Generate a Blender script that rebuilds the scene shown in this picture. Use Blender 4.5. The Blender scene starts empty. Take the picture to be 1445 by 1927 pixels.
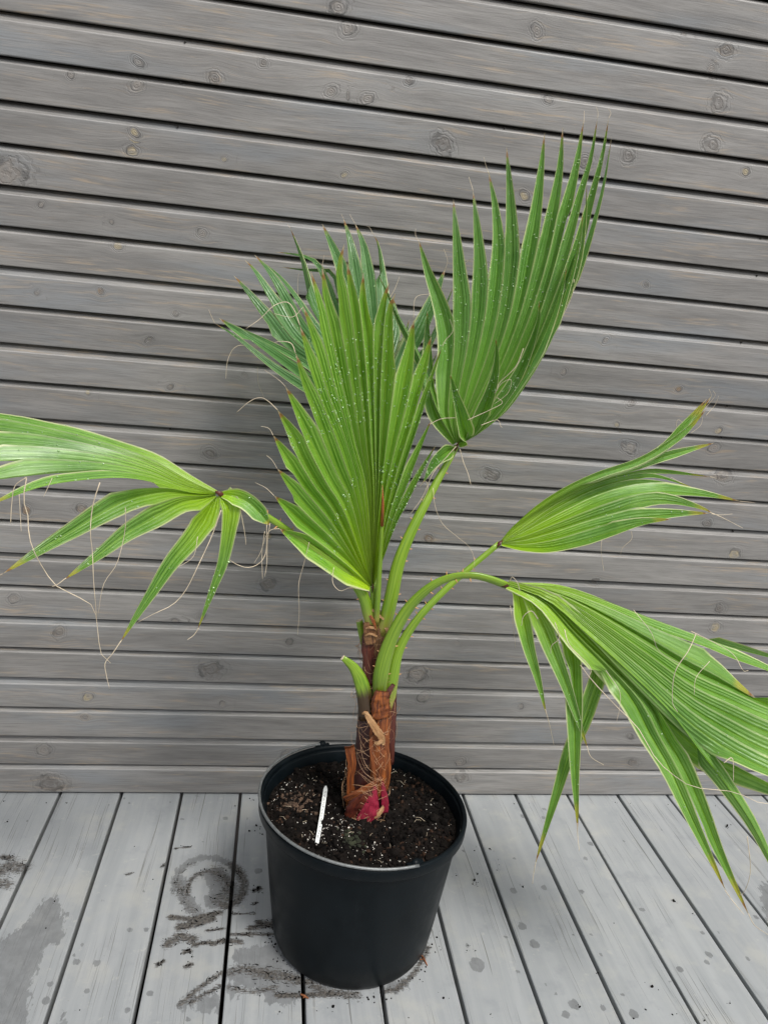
import bpy, math, random
import numpy as np
from mathutils import Vector, Matrix, noise as mn
random.seed(7); RNG = np.random.default_rng(7)
S = bpy.context.scene
COL = S.collection

# ------------------------------------------------------------------ camera
PW, PH = 1445.0, 1927.0                      # photograph size; pixels below are photograph pixels
FPX = 1425.15
CAM = np.array([0.45337, -1.45736, 1.04215])
yaw, pit, rol = 0.151597, -0.255894, 0.098076
cy, sy, cp, sp, cr, sr = math.cos(yaw), math.sin(yaw), math.cos(pit), math.sin(pit), math.cos(rol), math.sin(rol)
FW = np.array([sy*cp, cy*cp, sp]); _r = np.array([cy, -sy, 0.0]); _u = np.cross(_r, FW)
RT = cr*_r + sr*_u; UP = -sr*_r + cr*_u
cam = bpy.data.cameras.new('camera'); camo = bpy.data.objects.new('camera', cam); COL.objects.link(camo)
cam.sensor_fit = 'HORIZONTAL'; cam.sensor_width = 36.0; cam.lens = FPX/PW*36.0
cam.clip_start = 0.01; cam.clip_end = 500
camo.matrix_world = Matrix(((RT[0], UP[0], -FW[0], CAM[0]), (RT[1], UP[1], -FW[1], CAM[1]), (RT[2], UP[2], -FW[2], CAM[2]), (0, 0, 0, 1)))
S.camera = camo

# ------------------------------------------------------------------ sky, sun, exposure (bright overcast)
world = bpy.data.worlds.new('World'); S.world = world; world.use_nodes = True
wn = world.node_tree; wn.nodes.clear()
SUN_EL, SUN_AZ = math.radians(56), math.radians(150)      # azimuth from +Y clockwise: behind the camera, to the right
sky = wn.nodes.new('ShaderNodeTexSky'); sky.sky_type = 'NISHITA'; sky.sun_disc = False
sky.sun_elevation = SUN_EL; sky.sun_rotation = SUN_AZ; sky.dust_density = 3.0; sky.air_density = 1.0
hs = wn.nodes.new('ShaderNodeHueSaturation'); hs.inputs['Saturation'].default_value = 0.28
bg = wn.nodes.new('ShaderNodeBackground'); bg.inputs['Strength'].default_value = 0.10
wo = wn.nodes.new('ShaderNodeOutputWorld')
wn.links.new(sky.outputs[0], hs.inputs['Color']); wn.links.new(hs.outputs[0], bg.inputs['Color']); wn.links.new(bg.outputs[0], wo.inputs['Surface'])
sl = bpy.data.lights.new('sun', 'SUN'); sl.energy = 1.5; sl.angle = math.radians(14); sl.color = (1.0, 0.97, 0.92)
slo = bpy.data.objects.new('sun', sl); COL.objects.link(slo)
sd = Vector((math.sin(SUN_AZ)*math.cos(SUN_EL), math.cos(SUN_AZ)*math.cos(SUN_EL), math.sin(SUN_EL)))
slo.rotation_euler = sd.to_track_quat('Z', 'Y').to_euler()
vs = S.view_settings; vs.view_transform = 'Standard'; vs.look = 'None'; vs.gamma = 1.0; vs.use_curve_mapping = False
vs.exposure = 0.78

# ------------------------------------------------------------------ pixel -> place helpers
def ray(x, y): return (x-PW/2)/FPX*RT - (y-PH/2)/FPX*UP + FW
def on_y(x, y, Y): d = ray(x, y); return CAM + d*((Y-CAM[1])/d[1])
def on_z(x, y, Z): d = ray(x, y); return CAM + d*((Z-CAM[2])/d[2])
def mpp(P): return float((np.asarray(P)-CAM) @ FW)/FPX          # metres per photograph pixel at P

# ------------------------------------------------------------------ object helpers
def mesh_obj(name, verts, faces, mat=None, parent=None, smooth=False, mats=None, midx=None):
    me = bpy.data.meshes.new(name)
    me.from_pydata([tuple(map(float, v)) for v in verts], [], faces)
    if mat: me.materials.append(mat)
    if mats:
        for m in mats: me.materials.append(m)
        me.polygons.foreach_set('material_index', midx)
    if smooth: me.polygons.foreach_set('use_smooth', [True]*len(me.polygons))
    me.update()
    o = bpy.data.objects.new(name, me); COL.objects.link(o)
    if parent: o.parent = parent
    return o
def fattr(o, name, vals):
    a = o.data.attributes.new(name, 'FLOAT', 'POINT'); a.data.foreach_set('value', np.asarray(vals, dtype=np.float32))
def vattr(o, name, vals):
    a = o.data.attributes.new(name, 'FLOAT_VECTOR', 'POINT'); a.data.foreach_set('vector', np.asarray(vals, dtype=np.float32).ravel())
def empty(name, loc):
    o = bpy.data.objects.new(name, None); COL.objects.link(o); o.location = loc; o.empty_display_size = 0.05; return o
def adopt(o, parent):
    """parent keeping the world position (vertices are in world space, the parent stands elsewhere)"""
    o.parent = parent; o.matrix_parent_inverse = Matrix.Translation(-Vector(world_loc(parent)))
    return o
def world_loc(o):
    v = Vector(o.location)
    p = o.parent
    return v if p is None else v + (Vector((0, 0, 0)))
def tag(o, label=None, category=None, group=None, kind=None):
    if label: o['label'] = label
    if category: o['category'] = category
    if group: o['group'] = group
    if kind: o['kind'] = kind
    return o
def catmull(pts, n):
    P = np.asarray(pts, float)
    if len(P) == 2: return P[0] + (P[1]-P[0])*np.linspace(0, 1, n)[:, None]
    Q = np.vstack([2*P[0]-P[1], P, 2*P[-1]-P[-2]])
    seg = np.sqrt(((P[1:]-P[:-1])[:, :2]**2).sum(1)); cum = np.r_[0, np.cumsum(seg)]
    out = []
    for s in np.linspace(0, cum[-1], n):
        i = min(int(np.searchsorted(cum, s, 'right'))-1, len(P)-2); t = (s-cum[i])/max(seg[i], 1e-9)
        a, b, c, d = Q[i], Q[i+1], Q[i+2], Q[i+3]
        out.append(0.5*((2*b)+(-a+c)*t+(2*a-5*b+4*c-d)*t*t+(-a+3*b-3*c+d)*t**3))
    return np.array(out)
def unit(v): v = np.asarray(v, float); return v/max(np.linalg.norm(v), 1e-12)

def tube_data(P, rad, sides=6, flat=1.0, ref=None, cap=True, V=None, Fc=None):
    """tube along 3-D polyline P, radii rad (flat squeezes it along ref)"""
    P = np.asarray(P, float); n = len(P); rad = np.broadcast_to(rad, (n,))
    V = [] if V is None else V; Fc = [] if Fc is None else Fc; b0 = len(V)
    T = np.gradient(P, axis=0)
    N = unit(np.cross(T[0], [0.3, 0.2, 1.0])) if ref is None else unit(ref)
    for i in range(n):
        t = unit(T[i]); N = unit(N - t*(N@t)); B = np.cross(t, N)
        for k in range(sides):
            a = 2*math.pi*k/sides
            V.append(P[i] + rad[i]*(math.cos(a)*B + flat*math.sin(a)*N))
    for i in range(n-1):
        for k in range(sides):
            k2 = (k+1) % sides
            Fc.append((b0+i*sides+k, b0+i*sides+k2, b0+(i+1)*sides+k2, b0+(i+1)*sides+k))
    if cap:
        Fc.append(tuple(b0+k for k in range(sides))[::-1]); Fc.append(tuple(b0+(n-1)*sides+k for k in range(sides)))
    return V, Fc

# ------------------------------------------------------------------ node helpers
class NT:
    def __init__(self, name):
        self.m = bpy.data.materials.new(name); self.m.use_nodes = True
        self.t = self.m.node_tree; self.t.nodes.clear()
    def n(self, typ, **kw):
        nd = self.t.nodes.new(typ)
        for k, v in kw.items(): setattr(nd, k, v)
        return nd
    def put(self, sock, v):
        if hasattr(v, 'is_output') or isinstance(v, bpy.types.NodeSocket): self.t.links.new(v, sock)
        elif v is not None:
            if isinstance(v, (tuple, list)) and len(v) == 3 and sock.type == 'RGBA': v = (*v, 1)
            sock.default_value = v
    def math(self, op, a, b=None, c=None, clamp=False):
        nd = self.n('ShaderNodeMath', operation=op); nd.use_clamp = clamp
        for i, v in enumerate((a, b, c)):
            if v is not None: self.put(nd.inputs[i], v)
        return nd.outputs[0]
    def vmath(self, op, a, b=None):
        nd = self.n('ShaderNodeVectorMath', operation=op); self.put(nd.inputs[0], a)
        if b is not None: self.put(nd.inputs[1], b)
        return nd.outputs['Value'] if op in ('LENGTH', 'DISTANCE', 'DOT_PRODUCT') else nd.outputs[0]
    def mix(self, f, a, b, typ='MIX'):
        nd = self.n('ShaderNodeMix', data_type='RGBA', blend_type=typ)
        self.put(nd.inputs[0], f); self.put(nd.inputs[6], a); self.put(nd.inputs[7], b); return nd.outputs[2]
    def attr(self, name):
        nd = self.n('ShaderNodeAttribute', attribute_name=name); return nd
    def noise(self, vec, scale=5, detail=3, rough=0.5, dist=0.0):
        nd = self.n('ShaderNodeTexNoise'); self.put(nd.inputs['Vector'], vec); nd.inputs['Scale'].default_value = scale
        nd.inputs['Detail'].default_value = detail; nd.inputs['Roughness'].default_value = rough; nd.inputs['Distortion'].default_value = dist
        return nd.outputs[0]
    def rng(self, v, a, b, c=0.0, d=1.0, smooth=True):
        nd = self.n('ShaderNodeMapRange'); nd.interpolation_type = 'SMOOTHSTEP' if smooth else 'LINEAR'
        self.put(nd.inputs[0], v); self.put(nd.inputs[1], a); self.put(nd.inputs[2], b); self.put(nd.inputs[3], c); self.put(nd.inputs[4], d); return nd.outputs[0]
    def xyz(self, x, y, z):
        nd = self.n('ShaderNodeCombineXYZ')
        for i, v in enumerate((x, y, z)): self.put(nd.inputs[i], v)
        return nd.outputs[0]
    def sep(self, v):
        nd = self.n('ShaderNodeSeparateXYZ'); self.put(nd.inputs[0], v); return nd.outputs
    def bump(self, h, strength=0.3, dist=0.001):
        nd = self.n('ShaderNodeBump'); nd.inputs['Strength'].default_value = strength; nd.inputs['Distance'].default_value = dist
        self.put(nd.inputs['Height'], h); return nd.outputs[0]
    def bsdf(self, color, rough, normal=None, out=True, **kw):
        b = self.n('ShaderNodeBsdfPrincipled'); self.put(b.inputs['Base Color'], color); self.put(b.inputs['Roughness'], rough)
        if normal is not None: self.put(b.inputs['Normal'], normal)
        for k, v in kw.items(): self.put(b.inputs[k], v)
        if out: self.out(b.outputs[0])
        return b.outputs[0]
    def out(self, s):
        o = self.n('ShaderNodeOutputMaterial'); self.t.links.new(s, o.inputs['Surface'])
    def pos(self): return self.n('ShaderNodeNewGeometry').outputs['Position']
    def obj_rand(self): return self.n('ShaderNodeObjectInfo').outputs['Random']

# ------------------------------------------------------------------ materials
def mat_siding():
    k = NT('stained_siding'); p = k.sep(k.pos()); r = k.obj_rand()
    off = k.math('MULTIPLY', r, 37.0)
    at = k.attr('knot'); ks = k.sep(at.outputs['Vector']); w = ks[2]
    d = k.vmath('LENGTH', k.xyz(ks[0], 0.0, ks[1]))
    # grain bends round the knots
    warp = k.math('MULTIPLY', k.math('MULTIPLY', w, ks[1]), k.math('DIVIDE', 0.012, k.math('ADD', 0.5, k.math('MULTIPLY', d, d))))
    z = k.math('SUBTRACT', p[2], warp)
    wav = k.noise(k.xyz(k.math('ADD', p[0], off), off, 0.0), 1.6, 2)
    z2 = k.math('ADD', z, k.math('MULTIPLY', wav, 0.035))
    fine = k.noise(k.xyz(k.math('MULTIPLY', k.math('ADD', p[0], off), 15.0), 0.0, k.math('MULTIPLY', z2, 420.0)), 1.0, 4, 0.65)
    med = k.noise(k.xyz(k.math('MULTIPLY', k.math('ADD', p[0], off), 5.0), off, k.math('MULTIPLY', z2, 60.0)), 1.0, 4, 0.6)
    tanp = k.math('ADD', k.math('MULTIPLY', k.noise(k.xyz(k.math('MULTIPLY', k.math('ADD', p[0], off), 12.0), 3.0, k.math('MULTIPLY', z2, 190.0)), 1.0, 4, 0.65), 0.6), k.math('MULTIPLY', k.noise(k.xyz(k.math('MULTIPLY', k.math('ADD', p[0], off), 3.5), 5.0, k.math('MULTIPLY', z2, 38.0)), 1.0, 2), 0.4))
    blue = k.noise(k.xyz(k.math('MULTIPLY', k.math('ADD', p[0], off), 2.6), 9.0, k.math('MULTIPLY', z, 14.0)), 1.0, 3)
    c = k.mix(k.rng(med, 0.25, 0.75), (0.160, 0.154, 0.147), (0.252, 0.242, 0.230))
    c = k.mix(k.math('MULTIPLY', k.rng(tanp, 0.53, 0.66), 0.66), c, (0.35, 0.275, 0.195))
    c = k.mix(k.math('MULTIPLY', k.rng(blue, 0.50, 0.72), 0.6), c, (0.19, 0.208, 0.225))
    c = k.mix(k.math('MULTIPLY', k.rng(fine, 0.42, 0.70), 0.42), c, (0.095, 0.088, 0.082))
    c = k.mix(k.math('MULTIPLY', k.rng(k.noise(k.pos(), 900, 2), 0.62, 0.8), 0.25), c, (0.36, 0.33, 0.30))
    c = k.mix(1.0, c, k.xyz(*[k.rng(r, 0, 1, 0.86, 1.12, False)]*3), 'MULTIPLY')
    # knots: rings, a dark rim, a warm or dark core
    dj = k.math('ADD', d, k.math('MULTIPLY', k.math('SUBTRACT', k.noise(k.pos(), 75, 3), 0.5), 1.3))
    ring = k.math('SINE', k.math('MULTIPLY', dj, 13.0))
    rings = k.math('MULTIPLY', k.math('MULTIPLY', k.rng(ring, -0.2, 0.9), k.rng(dj, 2.3, 0.9)), w)
    c = k.mix(k.math('MULTIPLY', rings, k.rng(k.noise(k.pos(), 30, 3), 0.35, 0.65, 0.0, 0.42)), c, (0.085, 0.076, 0.068))
    core = k.math('MULTIPLY', k.rng(dj, 1.05, 0.6), w)
    kc = k.attr('knotcol')
    c = k.mix(k.math('MULTIPLY', core, k.rng(k.noise(k.pos(), 70, 3), 0.3, 0.6, 0.12, 0.62)), c, kc.outputs['Color'])
    rim = k.math('MULTIPLY', k.math('MULTIPLY', k.rng(dj, 0.55, 0.95), k.rng(dj, 1.35, 1.0)), w)
    crk = k.rng(k.noise(k.pos(), 45, 2), 0.45, 0.6)
    c = k.mix(k.math('MULTIPLY', k.math('MULTIPLY', rim, crk), 0.55), c, (0.045, 0.042, 0.040))
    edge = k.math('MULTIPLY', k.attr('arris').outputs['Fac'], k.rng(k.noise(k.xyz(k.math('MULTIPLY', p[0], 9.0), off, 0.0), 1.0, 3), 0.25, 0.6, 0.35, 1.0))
    c = k.mix(k.math('MULTIPLY', edge, 0.55), c, (0.40, 0.39, 0.375))       # sky glint along the arris, painted into the colour
    h = k.math('SUBTRACT', k.math('MULTIPLY', fine, 0.6), k.math('MULTIPLY', rings, 0.8))
    k.bsdf(c, k.rng(fine, 0.2, 0.8, 0.42, 0.62), k.bump(h, 0.5, 0.0014), **{'Specular IOR Level': 0.45})
    return k.m

def mat_deck():
    k = NT('grey_deck_paint'); P = k.pos(); p = k.sep(P); r = k.obj_rand(); off = k.math('MULTIPLY', r, 23.0)
    wav = k.noise(k.xyz(off, k.math('ADD', p[1], off), 0.0), 2.2, 2)
    x2 = k.math('ADD', p[0], k.math('MULTIPLY', wav, 0.03))
    fine = k.noise(k.xyz(k.math('MULTIPLY', x2, 420.0), k.math('MULTIPLY', k.math('ADD', p[1], off), 5.0), off), 1.0, 3, 0.6)
    med = k.noise(k.xyz(k.math('MULTIPLY', x2, 60.0), k.math('MULTIPLY', k.math('ADD', p[1], off), 3.0), off), 1.0, 4, 0.6)
    blot = k.noise(k.vmath('ADD', P, k.xyz(off, off, off)), 14, 5, 0.62)
    spk = k.noise(P, 260, 2)
    c = k.mix(k.rng(med, 0.25, 0.75), (0.282, 0.297, 0.305), (0.336, 0.349, 0.355))
    c = k.mix(k.math('MULTIPLY', k.rng(blot, 0.48, 0.72), 0.6), c, (0.385, 0.384, 0.358))
    c = k.mix(k.math('MULTIPLY', k.rng(blot, 0.45, 0.28), 0.6), c, (0.245, 0.260, 0.272))
    c = k.mix(1.0, c, k.xyz(*[k.rng(r, 0, 1, 0.93, 1.05, False)]*3), 'MULTIPLY')
    # worn grain: thin dark lines that come and go along the plank
    area = k.rng(k.noise(k.xyz(k.math('MULTIPLY', p[0], 22.0), k.math('MULTIPLY', p[1], 4.0), off), 1.0, 2), 0.42, 0.60)
    lines = k.math('MULTIPLY', k.rng(fine, 0.56, 0.70), area)
    c = k.mix(k.math('MULTIPLY', lines, 0.72), c, (0.145, 0.143, 0.132))
    crack = k.math('MULTIPLY', k.rng(k.noise(k.xyz(k.math('MULTIPLY', x2, 190.0), k.math('MULTIPLY', k.math('ADD', p[1], off), 2.2), k.math('MULTIPLY', off, 2.0)), 1.0, 2), 0.715, 0.74), 0.75)
    c = k.mix(crack, c, (0.10, 0.098, 0.09))
    c = k.mix(k.math('MULTIPLY', k.rng(k.noise(k.vmath('ADD', P, k.xyz(off, 3.0, off)), 42, 5, 0.7), 0.60, 0.72), 0.35), c, (0.47, 0.46, 0.42))
    c = k.mix(k.math('MULTIPLY', k.rng(spk, 0.70, 0.78), 0.35), c, (0.17, 0.165, 0.155))
    # water marks and potting soil smears
    jag = k.noise(k.xyz(k.math('MULTIPLY', p[0], 150.0), k.math('MULTIPLY', p[1], 60.0), 0.0), 1.0, 4, 0.65)
    wet = k.attr('wet').outputs['Fac']
    wm = k.rng(k.math('ADD', wet, k.math('MULTIPLY', k.math('SUBTRACT', jag, 0.5), 1.6)), 0.46, 0.56)
    c = k.mix(k.math('MULTIPLY', wm, k.rng(k.noise(P, 45, 4, 0.65), 0.3, 0.65, 0.66, 0.92)), c, k.mix(jag, (0.130, 0.136, 0.140), (0.190, 0.196, 0.200)))
    dirt = k.attr('dirt').outputs['Fac']
    str1 = k.math('ADD', k.math('MULTIPLY', k.noise(k.xyz(k.math('MULTIPLY', p[0], 55.0), k.math('MULTIPLY', p[1], 460.0), 1.0), 1.0, 5, 0.75, 1.6), 0.62), k.math('MULTIPLY', k.noise(P, 300, 4, 0.75, 0.8), 0.38))
    dm = k.rng(k.math('ADD', dirt, k.math('MULTIPLY', k.math('SUBTRACT', str1, 0.5), 5.0)), 0.55, 0.66)
    dm = k.math('MULTIPLY', dm, k.rng(dirt, 0.02, 0.2))
    c = k.mix(k.math('MULTIPLY', dm, 0.86), c, k.mix(k.rng(k.noise(P, 240, 3), 0.35, 0.65), (0.022, 0.019, 0.016), (0.105, 0.092, 0.078)))
    rough = k.math('SUBTRACT', k.rng(med, 0.3, 0.7, 0.40, 0.55), k.math('MULTIPLY', wm, 0.14))
    h = k.math('ADD', k.math('MULTIPLY', lines, -1.0), k.math('MULTIPLY', dm, 0.8))
    k.bsdf(c, rough, k.bump(k.math('ADD', h, k.math('MULTIPLY', fine, 0.3)), 0.4, 0.0010))
    return k.m

def mat_leaf(name, dark, light, base, gloss=0.30, dry=0.0, ridge=0.28):
    k = NT(name); s = k.attr('along').outputs['Fac']; v = k.attr('across').outputs['Fac']; r = k.obj_rand()
    av = k.math('ABSOLUTE', v)
    P = k.pos()
    vein = k.noise(k.xyz(k.math('MULTIPLY', v, 11.0), k.math('MULTIPLY', s, 3.0), k.math('MULTIPLY', r, 50.0)), 1.0, 3, 0.6)
    mott = k.noise(P, 38, 4, 0.6)
    c = k.mix(k.rng(vein, 0.3, 0.7), dark, light)
    c = k.mix(k.math('MULTIPLY', k.rng(mott, 0.35, 0.7), 0.40), c, light)
    c = k.mix(k.math('MULTIPLY', k.rng(k.noise(P, 11, 3, 0.6), 0.45, 0.68), 0.55), c, dark)
    c = k.mix(k.math('MULTIPLY', k.rng(k.noise(P, 420, 2), 0.66, 0.74), 0.35), c, (0.05, 0.11, 0.02))
    c = k.mix(k.rng(s, 0.55, 0.02), c, base)                                   # yellower towards the hub
    c = k.mix(k.math('MULTIPLY', k.rng(av, 0.10, 0.03), 0.35), c, base)          # midrib
    c = k.mix(k.math('MULTIPLY', k.rng(av, 0.80, 0.95), k.rng(k.attr('margin').outputs['Fac'], 0.0, 1.0, ridge, 0.9, False)), c, (0.68, 0.70, 0.40))   # pale margin
    c = k.mix(1.0, c, k.xyz(*[k.rng(r, 0, 1, 0.85, 1.15, False)]*3), 'MULTIPLY')
    tip = k.math('ADD', s, k.math('MULTIPLY', k.math('SUBTRACT', k.noise(P, 70, 2), 0.5), 0.03))
    c = k.mix(k.math('MULTIPLY', k.rng(tip, 0.93-dry, 0.962-dry*0.5), 0.35+0.65*min(1, dry*25)), c, (0.44, 0.43, 0.06))
    c = k.mix(k.rng(tip, 0.960, 0.972), c, (0.38, 0.19, 0.075))
    c = k.mix(k.rng(tip, 0.975, 0.988), c, (0.58, 0.47, 0.34))
    rib = k.math('SINE', k.math('ADD', k.math('MULTIPLY', v, 19.0), k.math('MULTIPLY', vein, 3.0)))
    c = k.mix(k.math('MULTIPLY', k.rng(rib, 0.2, 1.0), 0.22), c, dark)
    nb = k.bump(k.math('ADD', k.math('ADD', vein, k.math('MULTIPLY', rib, 0.35)), k.math('MULTIPLY', k.noise(P, 130, 3), 0.5)), 0.75, 0.0014)
    b = k.bsdf(c, gloss, nb, out=False, **{'Specular IOR Level': 0.5, 'Coat Weight': 0.30, 'Coat Roughness': 0.22})
    tr = k.n('ShaderNodeBsdfTranslucent'); k.put(tr.inputs['Color'], k.mix(1.0, c, (1.45, 1.40, 0.50), 'MULTIPLY')); k.put(tr.inputs['Normal'], nb)
    mx = k.n('ShaderNodeMixShader'); mx.inputs[0].default_value = 0.32
    k.t.links.new(b, mx.inputs[1]); k.t.links.new(tr.outputs[0], mx.inputs[2]); k.out(mx.outputs[0])
    return k.m

def mat_streak(name, a, b, c3, scale=(60, 60, 9), rough=0.6, lo=0.3, hi=0.7, bump=0.5):
    """fibrous plant tissue: streaks that run along the piece (attribute along/across)"""
    k = NT(name); s = k.attr('along').outputs['Fac']; v = k.attr('across').outputs['Fac']; P = k.pos(); r = k.obj_rand()
    n1 = k.noise(k.xyz(k.math('MULTIPLY', v, 7.0), k.math('MULTIPLY', s, 2.2), k.math('MULTIPLY', r, 40.0)), 1.0, 5, 0.65, 0.4)
    n2 = k.noise(P, 55, 4, 0.6)
    c = k.mix(k.rng(n1, lo, hi), a, b); c = k.mix(k.rng(n2, 0.45, 0.72), c, c3)
    k.bsdf(c, rough, k.bump(k.math('ADD', n1, k.math('MULTIPLY', n2, 0.5)), bump, 0.002))
    return k.m

def mat_petiole(name='petiole_green', b0=0.14, bc=(0.30, 0.26, 0.06)):
    k = NT(name); s = k.attr('along').outputs['Fac']; v = k.attr('across').outputs['Fac']; P = k.pos()
    n1 = k.noise(k.xyz(k.math('MULTIPLY', v, 5.0), k.math('MULTIPLY', s, 3.0), 2.0), 1.0, 4)
    c = k.mix(k.rng(n1, 0.3, 0.7), (0.115, 0.230, 0.012), (0.245, 0.370, 0.030))
    c = k.mix(k.math('MULTIPLY', k.rng(k.math('ADD', s, k.math('MULTIPLY', k.math('SUBTRACT', n1, 0.5), 0.12)), b0, 0.0 if b0 < .2 else b0-.2), 0.95), c, bc)
    c = k.mix(k.math('MULTIPLY', k.rng(k.noise(P, 60, 3), 0.6, 0.75), 0.3), c, (0.24, 0.20, 0.06))
    k.bsdf(c, 0.30, k.bump(n1, 0.2, 0.001))
    return k.m

def mat_plain(name, color, rough, var=0.25, scale=60, bump=0.15, **kw):
    k = NT(name); P = k.pos(); n = k.noise(P, scale, 4, 0.6)
    lo = tuple(x*(1-var) for x in color); hi = tuple(min(1, x*(1+var)) for x in color)
    k.bsdf(k.mix(k.rng(n, 0.3, 0.7), lo, hi), rough, k.bump(n, bump, 0.001), **kw); return k.m

def mat_pot():
    k = NT('black_plastic'); P = k.pos(); p = k.sep(P)
    n = k.noise(P, 18, 4, 0.6); sc = k.noise(k.xyz(k.math('MULTIPLY', p[0], 25.0), k.math('MULTIPLY', p[1], 25.0), k.math('MULTIPLY', p[2], 4.0)), 1.0, 5, 0.7)
    dust = k.noise(P, 420, 2)
    c = k.mix(k.rng(n, 0.3, 0.7), (0.0026, 0.0046, 0.0060), (0.0048, 0.0076, 0.0096))
    c = k.mix(k.math('MULTIPLY', k.rng(sc, 0.55, 0.75), 0.35), c, (0.016, 0.019, 0.021))
    c = k.mix(k.math('MULTIPLY', k.rng(dust, 0.74, 0.80), 0.45), c, (0.13, 0.12, 0.105))
    low = k.math('MULTIPLY', k.rng(k.math('ADD', p[2], k.math('MULTIPLY', n, 0.05)), 0.085, 0.03), 0.12)
    c = k.mix(low, c, (0.05, 0.047, 0.042))
    k.bsdf(c, k.rng(n, 0.25, 0.75, 0.30, 0.48), k.bump(k.math('ADD', sc, n), 0.12, 0.002), **{'Specular IOR Level': 0.10}); return k.m

def mat_soil():
    k = NT('potting_soil'); P = k.pos(); n = k.noise(P, 120, 5, 0.7); n2 = k.noise(P, 22, 4, 0.6)
    c = k.mix(k.rng(n, 0.3, 0.7), (0.0022, 0.0019, 0.0017), (0.010, 0.0075, 0.006))
    c = k.mix(k.math('MULTIPLY', k.rng(n2, 0.52, 0.72), 0.6), c, (0.022, 0.014, 0.010))
    c = k.mix(k.math('MULTIPLY', k.rng(n2, 0.40, 0.25), 0.5), c, (0.010, 0.010, 0.010))
    k.bsdf(c, k.rng(n2, 0.3, 0.7, 0.65, 0.95), k.bump(n, 0.9, 0.004), **{'Specular IOR Level': 0.12}); return k.m

M = dict(
    siding=mat_siding(), deck=mat_deck(), pot=mat_pot(), soil=mat_soil(), petiole=mat_petiole(),
    leaf_a=mat_leaf('young_leaf', (0.125, 0.320, 0.018), (0.285, 0.510, 0.075), (0.400, 0.600, 0.016), 0.34, 0.0, 0.5),
    leaf_b=mat_leaf('mature_leaf', (0.058, 0.185, 0.018), (0.160, 0.340, 0.065), (0.180, 0.380, 0.040), 0.29, 0.0, 0.5),
    leaf_d=mat_leaf('bluish_leaf', (0.055, 0.170, 0.036), (0.165, 0.345, 0.120), (0.160, 0.340, 0.080), 0.26),  # bluer green for the rear frond
    leaf_c=mat_leaf('old_leaf', (0.080, 0.230, 0.018), (0.250, 0.470, 0.095), (0.320, 0.540, 0.018), 0.27, 0.045),
    fibre=mat_plain('leaf_fibre', (0.60, 0.50, 0.36), 0.6, 0.35, 25),
    fibre_tan=mat_plain('trunk_fibre_tan', (0.40, 0.24, 0.13), 0.6, 0.5, 25),
    trunk=mat_streak('trunk_fibre', (0.026, 0.006, 0.006), (0.085, 0.020, 0.013), (0.035, 0.011, 0.009), lo=0.35, hi=0.75, rough=0.38),
    trunk_top=mat_streak('trunk_mesh_fibre', (0.060, 0.020, 0.010), (0.30, 0.155, 0.060), (0.14, 0.055, 0.020)),
    sheath=mat_streak('orange_sheath', (0.070, 0.016, 0.007), (0.34, 0.100, 0.020), (0.17, 0.045, 0.013), rough=0.42, lo=0.38, hi=0.66),
    sheath_dark=mat_streak('brown_sheath', (0.030, 0.007, 0.006), (0.13, 0.028, 0.013), (0.070, 0.013, 0.010), rough=0.40),
    tan=mat_streak('dry_sheath_tip', (0.22, 0.10, 0.035), (0.50, 0.31, 0.15), (0.33, 0.17, 0.07)),
    crimson=mat_streak('crimson_sheath', (0.17, 0.008, 0.022), (0.33, 0.018, 0.050), (0.22, 0.03, 0.04), rough=0.45),
    spine=mat_plain('petiole_spine', (0.46, 0.24, 0.09), 0.5),
    wire=mat_plain('galvanised_wire', (0.20, 0.21, 0.21), 0.5, 0.2, 200, 0.1, Metallic=0.6),
    clod=mat_plain('soil_clod', (0.0060, 0.0046, 0.0039), 0.85, 0.9, 40, 0.6, **{'Specular IOR Level': 0.10}),
    bark=mat_plain('bark_chip', (0.036, 0.020, 0.013), 0.85, 0.5, 80, 0.5, **{'Specular IOR Level': 0.10}),
    perlite=mat_plain('perlite', (0.62, 0.58, 0.52), 0.8, 0.4, 200, 0.3),
    sheath_plain=mat_plain('orange_bark', (0.24, 0.085, 0.030), 0.8, 0.5, 150, 0.5),
    ground=mat_plain('bare_ground', (0.06, 0.05, 0.04), 0.95, 0.5, 3, 0.6),
    backing=mat_plain('dark_batten', (0.02, 0.018, 0.016), 0.9, 0.3),
)

# ------------------------------------------------------------------ ground and deck (setting)
g = mesh_obj('ground', [(-150, -150, -0.16), (150, -150, -0.16), (150, 150, -0.16), (-150, 150, -0.16)], [(0, 1, 2, 3)], M['ground'])
tag(g, 'dark bare ground under and around the deck', 'ground', kind='structure')

Z2 = lambda pts, ox, oy, sc: [(ox+a/sc, oy+b/sc) for a, b in pts]
dz = lambda x, y: on_z(x, y, 0.0)[:2]
WETP = [Z2(q, 0, 1460, 2.779) for q in (
    [(290, 625), (330, 720), (330, 860), (240, 900), (200, 1010), (150, 1130), (140, 1340), (-60, 1340), (-60, 900), (110, 790), (230, 650)],
    [(1010, 1180), (1150, 1130), (1150, 1240), (1020, 1230)], [(935, 1225), (960, 1150), (1060, 1120), (1000, 1190), (965, 1230)],
    [(1190, 1060), (1255, 1160), (1200, 1175)], [(1330, 1100), (1450, 1090), (1450, 1200), (1390, 1195)],
    [(330, 1230), (350, 1330), (300, 1330)])]
WETP += [Z2([(140, 400), (330, 395), (480, 560), (660, 620), (640, 640), (480, 665), (380, 705), (300, 690), (230, 620), (110, 600), (80, 540), (150, 500)], 400, 1640, 2.779)]
WETP += [Z2([(1405, 560), (1500, 520), (1500, 800), (1425, 690)], 860, 1440, 2.47)]
WETP += [Z2([(880, 615), (990, 560), (1040, 600), (960, 640), (900, 640)], 400, 1640, 2.779)]
WETP = [np.array([dz(*q) for q in P]) for P in WETP]
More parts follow.
